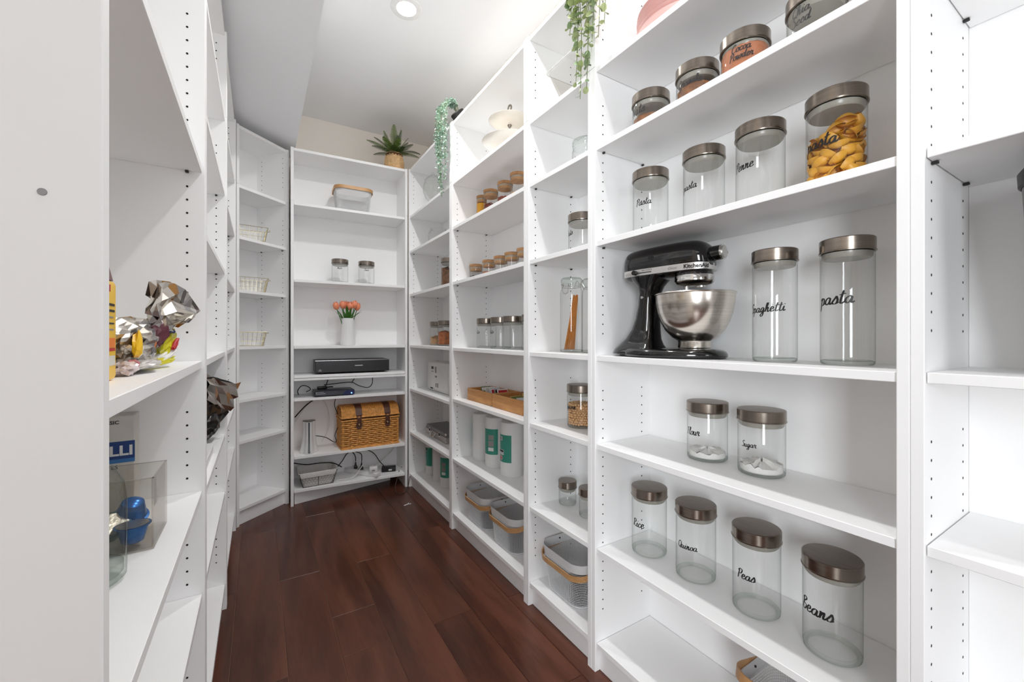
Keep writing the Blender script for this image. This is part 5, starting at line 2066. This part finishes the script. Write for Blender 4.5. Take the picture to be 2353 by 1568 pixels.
crumple('foil_pouch', fb, (.008, -.085, .046), (.048, .105, .040), FOILP, 3, .14, 3, (R(6), 0, R(-8)))
crumple('pouch_bottom', fb, (.012, -.07, .014), (.048, .105, .014), mat('white_foil', (226, 222, 218), .3, .5), 8, .14, 3)
# twisted neck and fanned top
q = M().use(FOILP)
rs = random.Random(4)
fan0 = Vector((.052, -.022, .068))
vs_, fs = [], []
dirs = [Vector((-.004, -.012, .060)), Vector((.0, -.010, .084)), Vector((.006, .03, .092)), Vector((.014, .075, .093)), Vector((.022, .115, .088)), Vector((.030, .165, .072)), Vector((.040, .222, .050)),
        Vector((.034, .17, .036)), Vector((.028, .115, .022)), Vector((.022, .07, .008))]
NJ = 7
for i, d in enumerate(dirs):
    for j in range(NJ):
        f_ = j / (NJ - 1)
        vs_.append(fan0 + d * f_ + Vector((rs.uniform(-.009, .009), rs.uniform(-.006, .006), rs.uniform(-.006, .006))) * (1 if 0 < j < NJ - 1 else .35))
for i in range(len(dirs) - 1):
    for j in range(NJ - 1):
        a = i * NJ + j
        fs.append((a, a + 1, a + NJ + 1))
        fs.append((a, a + NJ + 1, a + NJ))
q.add(vs_, fs)
q.add([Vector(v_) + Vector((-.010 + rs.uniform(-.004, .004), .002, .003)) for v_ in vs_], fs)
q.build('fanned_top', fb, False)
crumple('twisted_neck', fb, (.046, -.012, .062), (.016, .040, .022), WINE, 5, .2, 2, (R(30), 0, R(-10)))
crumple('lime_printed_side', fb, (.052, .055, .045), (.012, .045, .018), LIME, 6, .25, 2, (R(30), 0, R(-8)))
crumple('lime_printed_side', fb, (.046, .015, .012), (.012, .060, .009), LIME, 9, .2, 2, (R(6), 0, R(-14)))
crumple('white_printed_side', fb, (.052, .04, .024), (.012, .052, .008), PAPER, 12, .2, 2, (R(18), 0, R(-12)))
crumple('red_print_patch', fb, (.066, .055, .044), (.004, .020, .006), RED, 7, .2, 1, (R(34), 0, R(-8)))
crumple('blue_print_patch', fb, (.054, .062, .068), (.010, .016, .006), NAVY, 10, .2, 1)
crumple('orange_print_patch', fb, (.046, -.055, .048), (.008, .012, .016), ORANGE, 13, .2, 1)
crumple('yellow_print_patch', fb, (.046, -.135, .046), (.006, .014, .024), YELLOW, 16, .2, 1, (R(-20), 0, 0))
fw = thing('candy_wrapper', 'small crumpled white and red sweet wrapper in front of the foil bag', 'wrapper', (-.170, .826, 1.0596))
crumple('wrapper_film', fw, (0, 0, .011), (.018, .028, .010), mat('wrapper_white', (226, 214, 214), .3, .3, .05), 14, .3, 2)
crumple('wrapper_red_print', fw, (.008, .006, .017), (.008, .012, .006), mat('wrapper_red', (190, 120, 124), .4), 15, .3, 1)

# pasta box at the back
t = thing('pasta_box', 'grey white cardboard box with a blue band reading CATELLI, behind the coffee pods', 'box', (-.296, 1.172, .7426), R(3))
q = M().use(CARTON)
q.box(-.080, .074, -.03, .03, 0, .212, .0015)
q.build('carton_body', t, False)
q = M().use(NAVY)
q.box(-.080, .0745, -.0306, -.0296, .124, .160)
q.build('blue_band', t, False)
vs_, fs = plain_text('CATELLI', .040, .0012)
xm = max(v_.x for v_ in vs_)
q = M().use(LIGHT_PRINT)
q.add([((v_.x - xm) * .76 + .071, -.0310, .1315 + v_.y * .70) for v_ in vs_], fs)
q.build('lettering', t, False)
q = M().use(mat('light_blue_print', (60, 116, 176), .5))
q.box(-.080, .0745, -.0306, -.0296, .116, .124)
q.build('pale_blue_strip', t, False)
q = M().use(ORANGE)
q.box(-.05, .012, -.0306, -.0296, .160, .184)
q.build('orange_panel', t, False)
vs_, fs = plain_text('CLASSIC', .010, .0002)
q = M().use(DARK_PRINT)
q.add([(v_.x + .032, -.0309, .196 + v_.y) for v_ in vs_], fs)
vs_, fs = plain_text('RECETTES', .011, .0002)
q.add([(v_.x + .024, -.0309, .104 + v_.y) for v_ in vs_], fs)
q.build('small_lettering', t, False)

# acrylic pod bin
ax0, ax1, ay0, ay1, az0, az1 = -.300, -.158, .955, 1.078, .7428, .868
t = thing('acrylic_bin', 'clear acrylic bin of coffee pods on the shelf below the foil bag', 'bin', ((ax0 + ax1) / 2, (ay0 + ay1) / 2, az0))
hx, hy, hz = (ax1 - ax0) / 2, (ay1 - ay0) / 2, az1 - az0
for nm, a in (('side_pane', (-hx, -hx + .003, -hy, hy, .003, hz)), ('side_pane', (hx - .003, hx, -hy, hy, .003, hz)), ('end_pane', (-hx + .003, hx - .003, -hy, -hy + .003, .003, hz)),
              ('end_pane', (-hx + .003, hx - .003, hy - .003, hy, .003, hz)), ('bottom_pane', (-hx, hx, -hy, hy, 0, .003))):
    q = M().use(ACRYL)
    q.box(*a)
    q.build(nm, t, False)
q = M().use(mat('acrylic_edge', (150, 146, 140), .2, 0, .02))
for a in ((-hx, hx, -hy, -hy + .0028, hz, hz + .0006), (-hx, hx, hy - .0028, hy, hz, hz + .0006), (-hx, -hx + .0028, -hy, hy, hz, hz + .0006), (hx - .0028, hx, -hy, hy, hz, hz + .0006)):
    q.box(*a)
q.build('polished_rim', t, False)


def pod(label, x, y, z, mtl, rx, ry, rz_, s=1.0):
    t_ = thing('coffee_pod', label, 'coffee pod', (x, y, z), 0, 'coffee pods in the acrylic bin')
    t_.rotation_euler = (rx, ry, rz_)
    t_.scale = (s, s, s)
    q_ = M().use(mtl)
    q_.lathe([(0, .033), (.010, .032), (.0155, .0285), (.0215, .006), (.0225, .0015), (.026, .001), (.026, -.0005), (.0225, -.0006)], 32)
    q_.build('pod_cup', t_)
    q_ = M().use(POD_FACE)
    q_.lathe([(0, -.0004), (.0226, -.0010)], 28)
    q_.build('pod_seal', t_)


pod('blue coffee pod with its silver face up, in front in the acrylic bin', -.192, .985, .7475 + .034, POD_BLUE, R(180), R(0), 0)
pod('blue coffee pod lying dome up behind in the acrylic bin', -.205, 1.035, .7475 + .035, POD_BLUE, R(20), R(12), 0, 1.05)
pod('green coffee pod showing pale rim in the acrylic bin', -.222, 1.000, .7475 + .036, POD_GREEN, R(-150), R(20), 0)
pod('blue coffee pod in the inner corner of the acrylic bin', -.265, 1.045, .747, POD_BLUE, R(0), R(0), 0)
pod('second green coffee pod at the inner side of the acrylic bin', -.262, .985, .747, POD_GREEN, R(0), R(0), 0)

# clear bottle in front
t = thing('glass_bottle', 'clear round-shouldered glass bottle at the front of the pod shelf', 'bottle', (-.2185, .862, .7426))
q = M().use(GLASS_THICK)
q.lathe([(0, .002), (.036, .001), (.043, .008), (.0435, .03), (.0435, .125), (.040, .150), (.030, .172), (.017, .186), (.014, .196), (.014, .215)], 44)
q.build('bottle_body', t)
q = M().use(GLASS_THICK)
q.lathe([(0, .012), (.036, .010), (.0395, .014), (.0395, .028), (0, .030)], 40)
q.build('thick_base', t)
q = M().use(STEEL)
q.lathe([(.0155, .200), (.0165, .202), (.0165, .222), (.0145, .224), (0, .224)], 28)
q.build('cap', t)

# black foil bag and flat white box in the next bookcase
t = thing('flat_white_box', 'flat white storage box on the shelf with the black bag', 'box', (-.250, 1.560, .7206))
q = M().use(WHITE_PLASTIC)
q.box(-.115, .118, -.175, .175, 0, .028, .003)
q.build('box_tray', t, False)
q = M().use(WHITE_PLASTIC)
q.box(-.117, .120, -.177, .177, .0285, .036, .003)
q.build('box_lid', t, False)
bb = thing('black_foil_bag', 'crumpled black foil bag spilling over the shelf edge', 'bag', (-.175, 1.93, .7206))
crumple('bag_body', bb, (-.03, -.0, .080), (.080, .10, .078), FOIL_DK, 41, .10, 3, flat=-1.0)
q = M().use(FOIL_DK)
rs = random.Random(6)
def sheet(cs, n1=6, n2=6, jit=.006):
    vs__, fs__ = [], []
    for i in range(n1 + 1):
        for j in range(n2 + 1):
            u, v = i / n1, j / n2
            p_ = Vector(cs[0]) * (1 - u) * (1 - v) + Vector(cs[1]) * u * (1 - v) + Vector(cs[2]) * u * v + Vector(cs[3]) * (1 - u) * v
            p_ += Vector((rs.uniform(-jit, jit), rs.uniform(-jit, jit), rs.uniform(-jit, jit)))
            vs__.append(p_)
    for i in range(n1):
        for j in range(n2):
            a = i * (n2 + 1) + j
            fs__.append((a, a + 1, a + n2 + 2))
            fs__.append((a, a + n2 + 2, a + n2 + 1))
    return vs__, fs__
v1, f1 = sheet([(.0, -.15, .10), (.02, -.13, .26), (.100, .08, .205), (.070, .10, .10)])
q.add(v1, f1)
v1, f1 = sheet([(.0, -.12, .03), (.01, -.14, .17), (.065, .05, .16), (.070, .11, .085)], jit=.005)
q.add(v1, f1)
q.build('black_flap', bb, False)
q = M().use(FOIL)
v1, f1 = sheet([(.012, -.13, .265), (.012, -.10, .17), (.066, .06, .10), (.106, .085, .207)], 5, 5, .008)
q.add([Vector(v_) + Vector((.010, -.012, 0)) for v_ in v1], f1)
q.build('silver_lining', bb, False)
# wire hook near the post
q = M().use(WIRE_DARK)
q.tube(spline([(-.135, 1.335, 1.0605), (-.135, 1.335, 1.085), (-.135, 1.328, 1.092)], 5), .0016, 6)
tag(q.build('wire_hook', None), 'small grey wire hook standing by the post on the empty middle shelf', 'hook')

# black-lidded vessel in the last bookcase
t = thing('lidded_canister', 'grey canister with a black lid beyond the doubled post', 'canister', (1.100, .046, 1.0576))
q = M().use(VESSEL)
q.lathe([(0, 0), (.066, 0), (.072, .006), (.078, .06), (.090, .16), (.0985, .24), (.102, .31)], 56)
q.build('canister_body', t)
q = M().use(BLACK)
q.lathe([(.1025, .305), (.106, .308), (.107, .328), (.100, .338), (.04, .346), (0, .347)], 56)
q.build('lid', t)
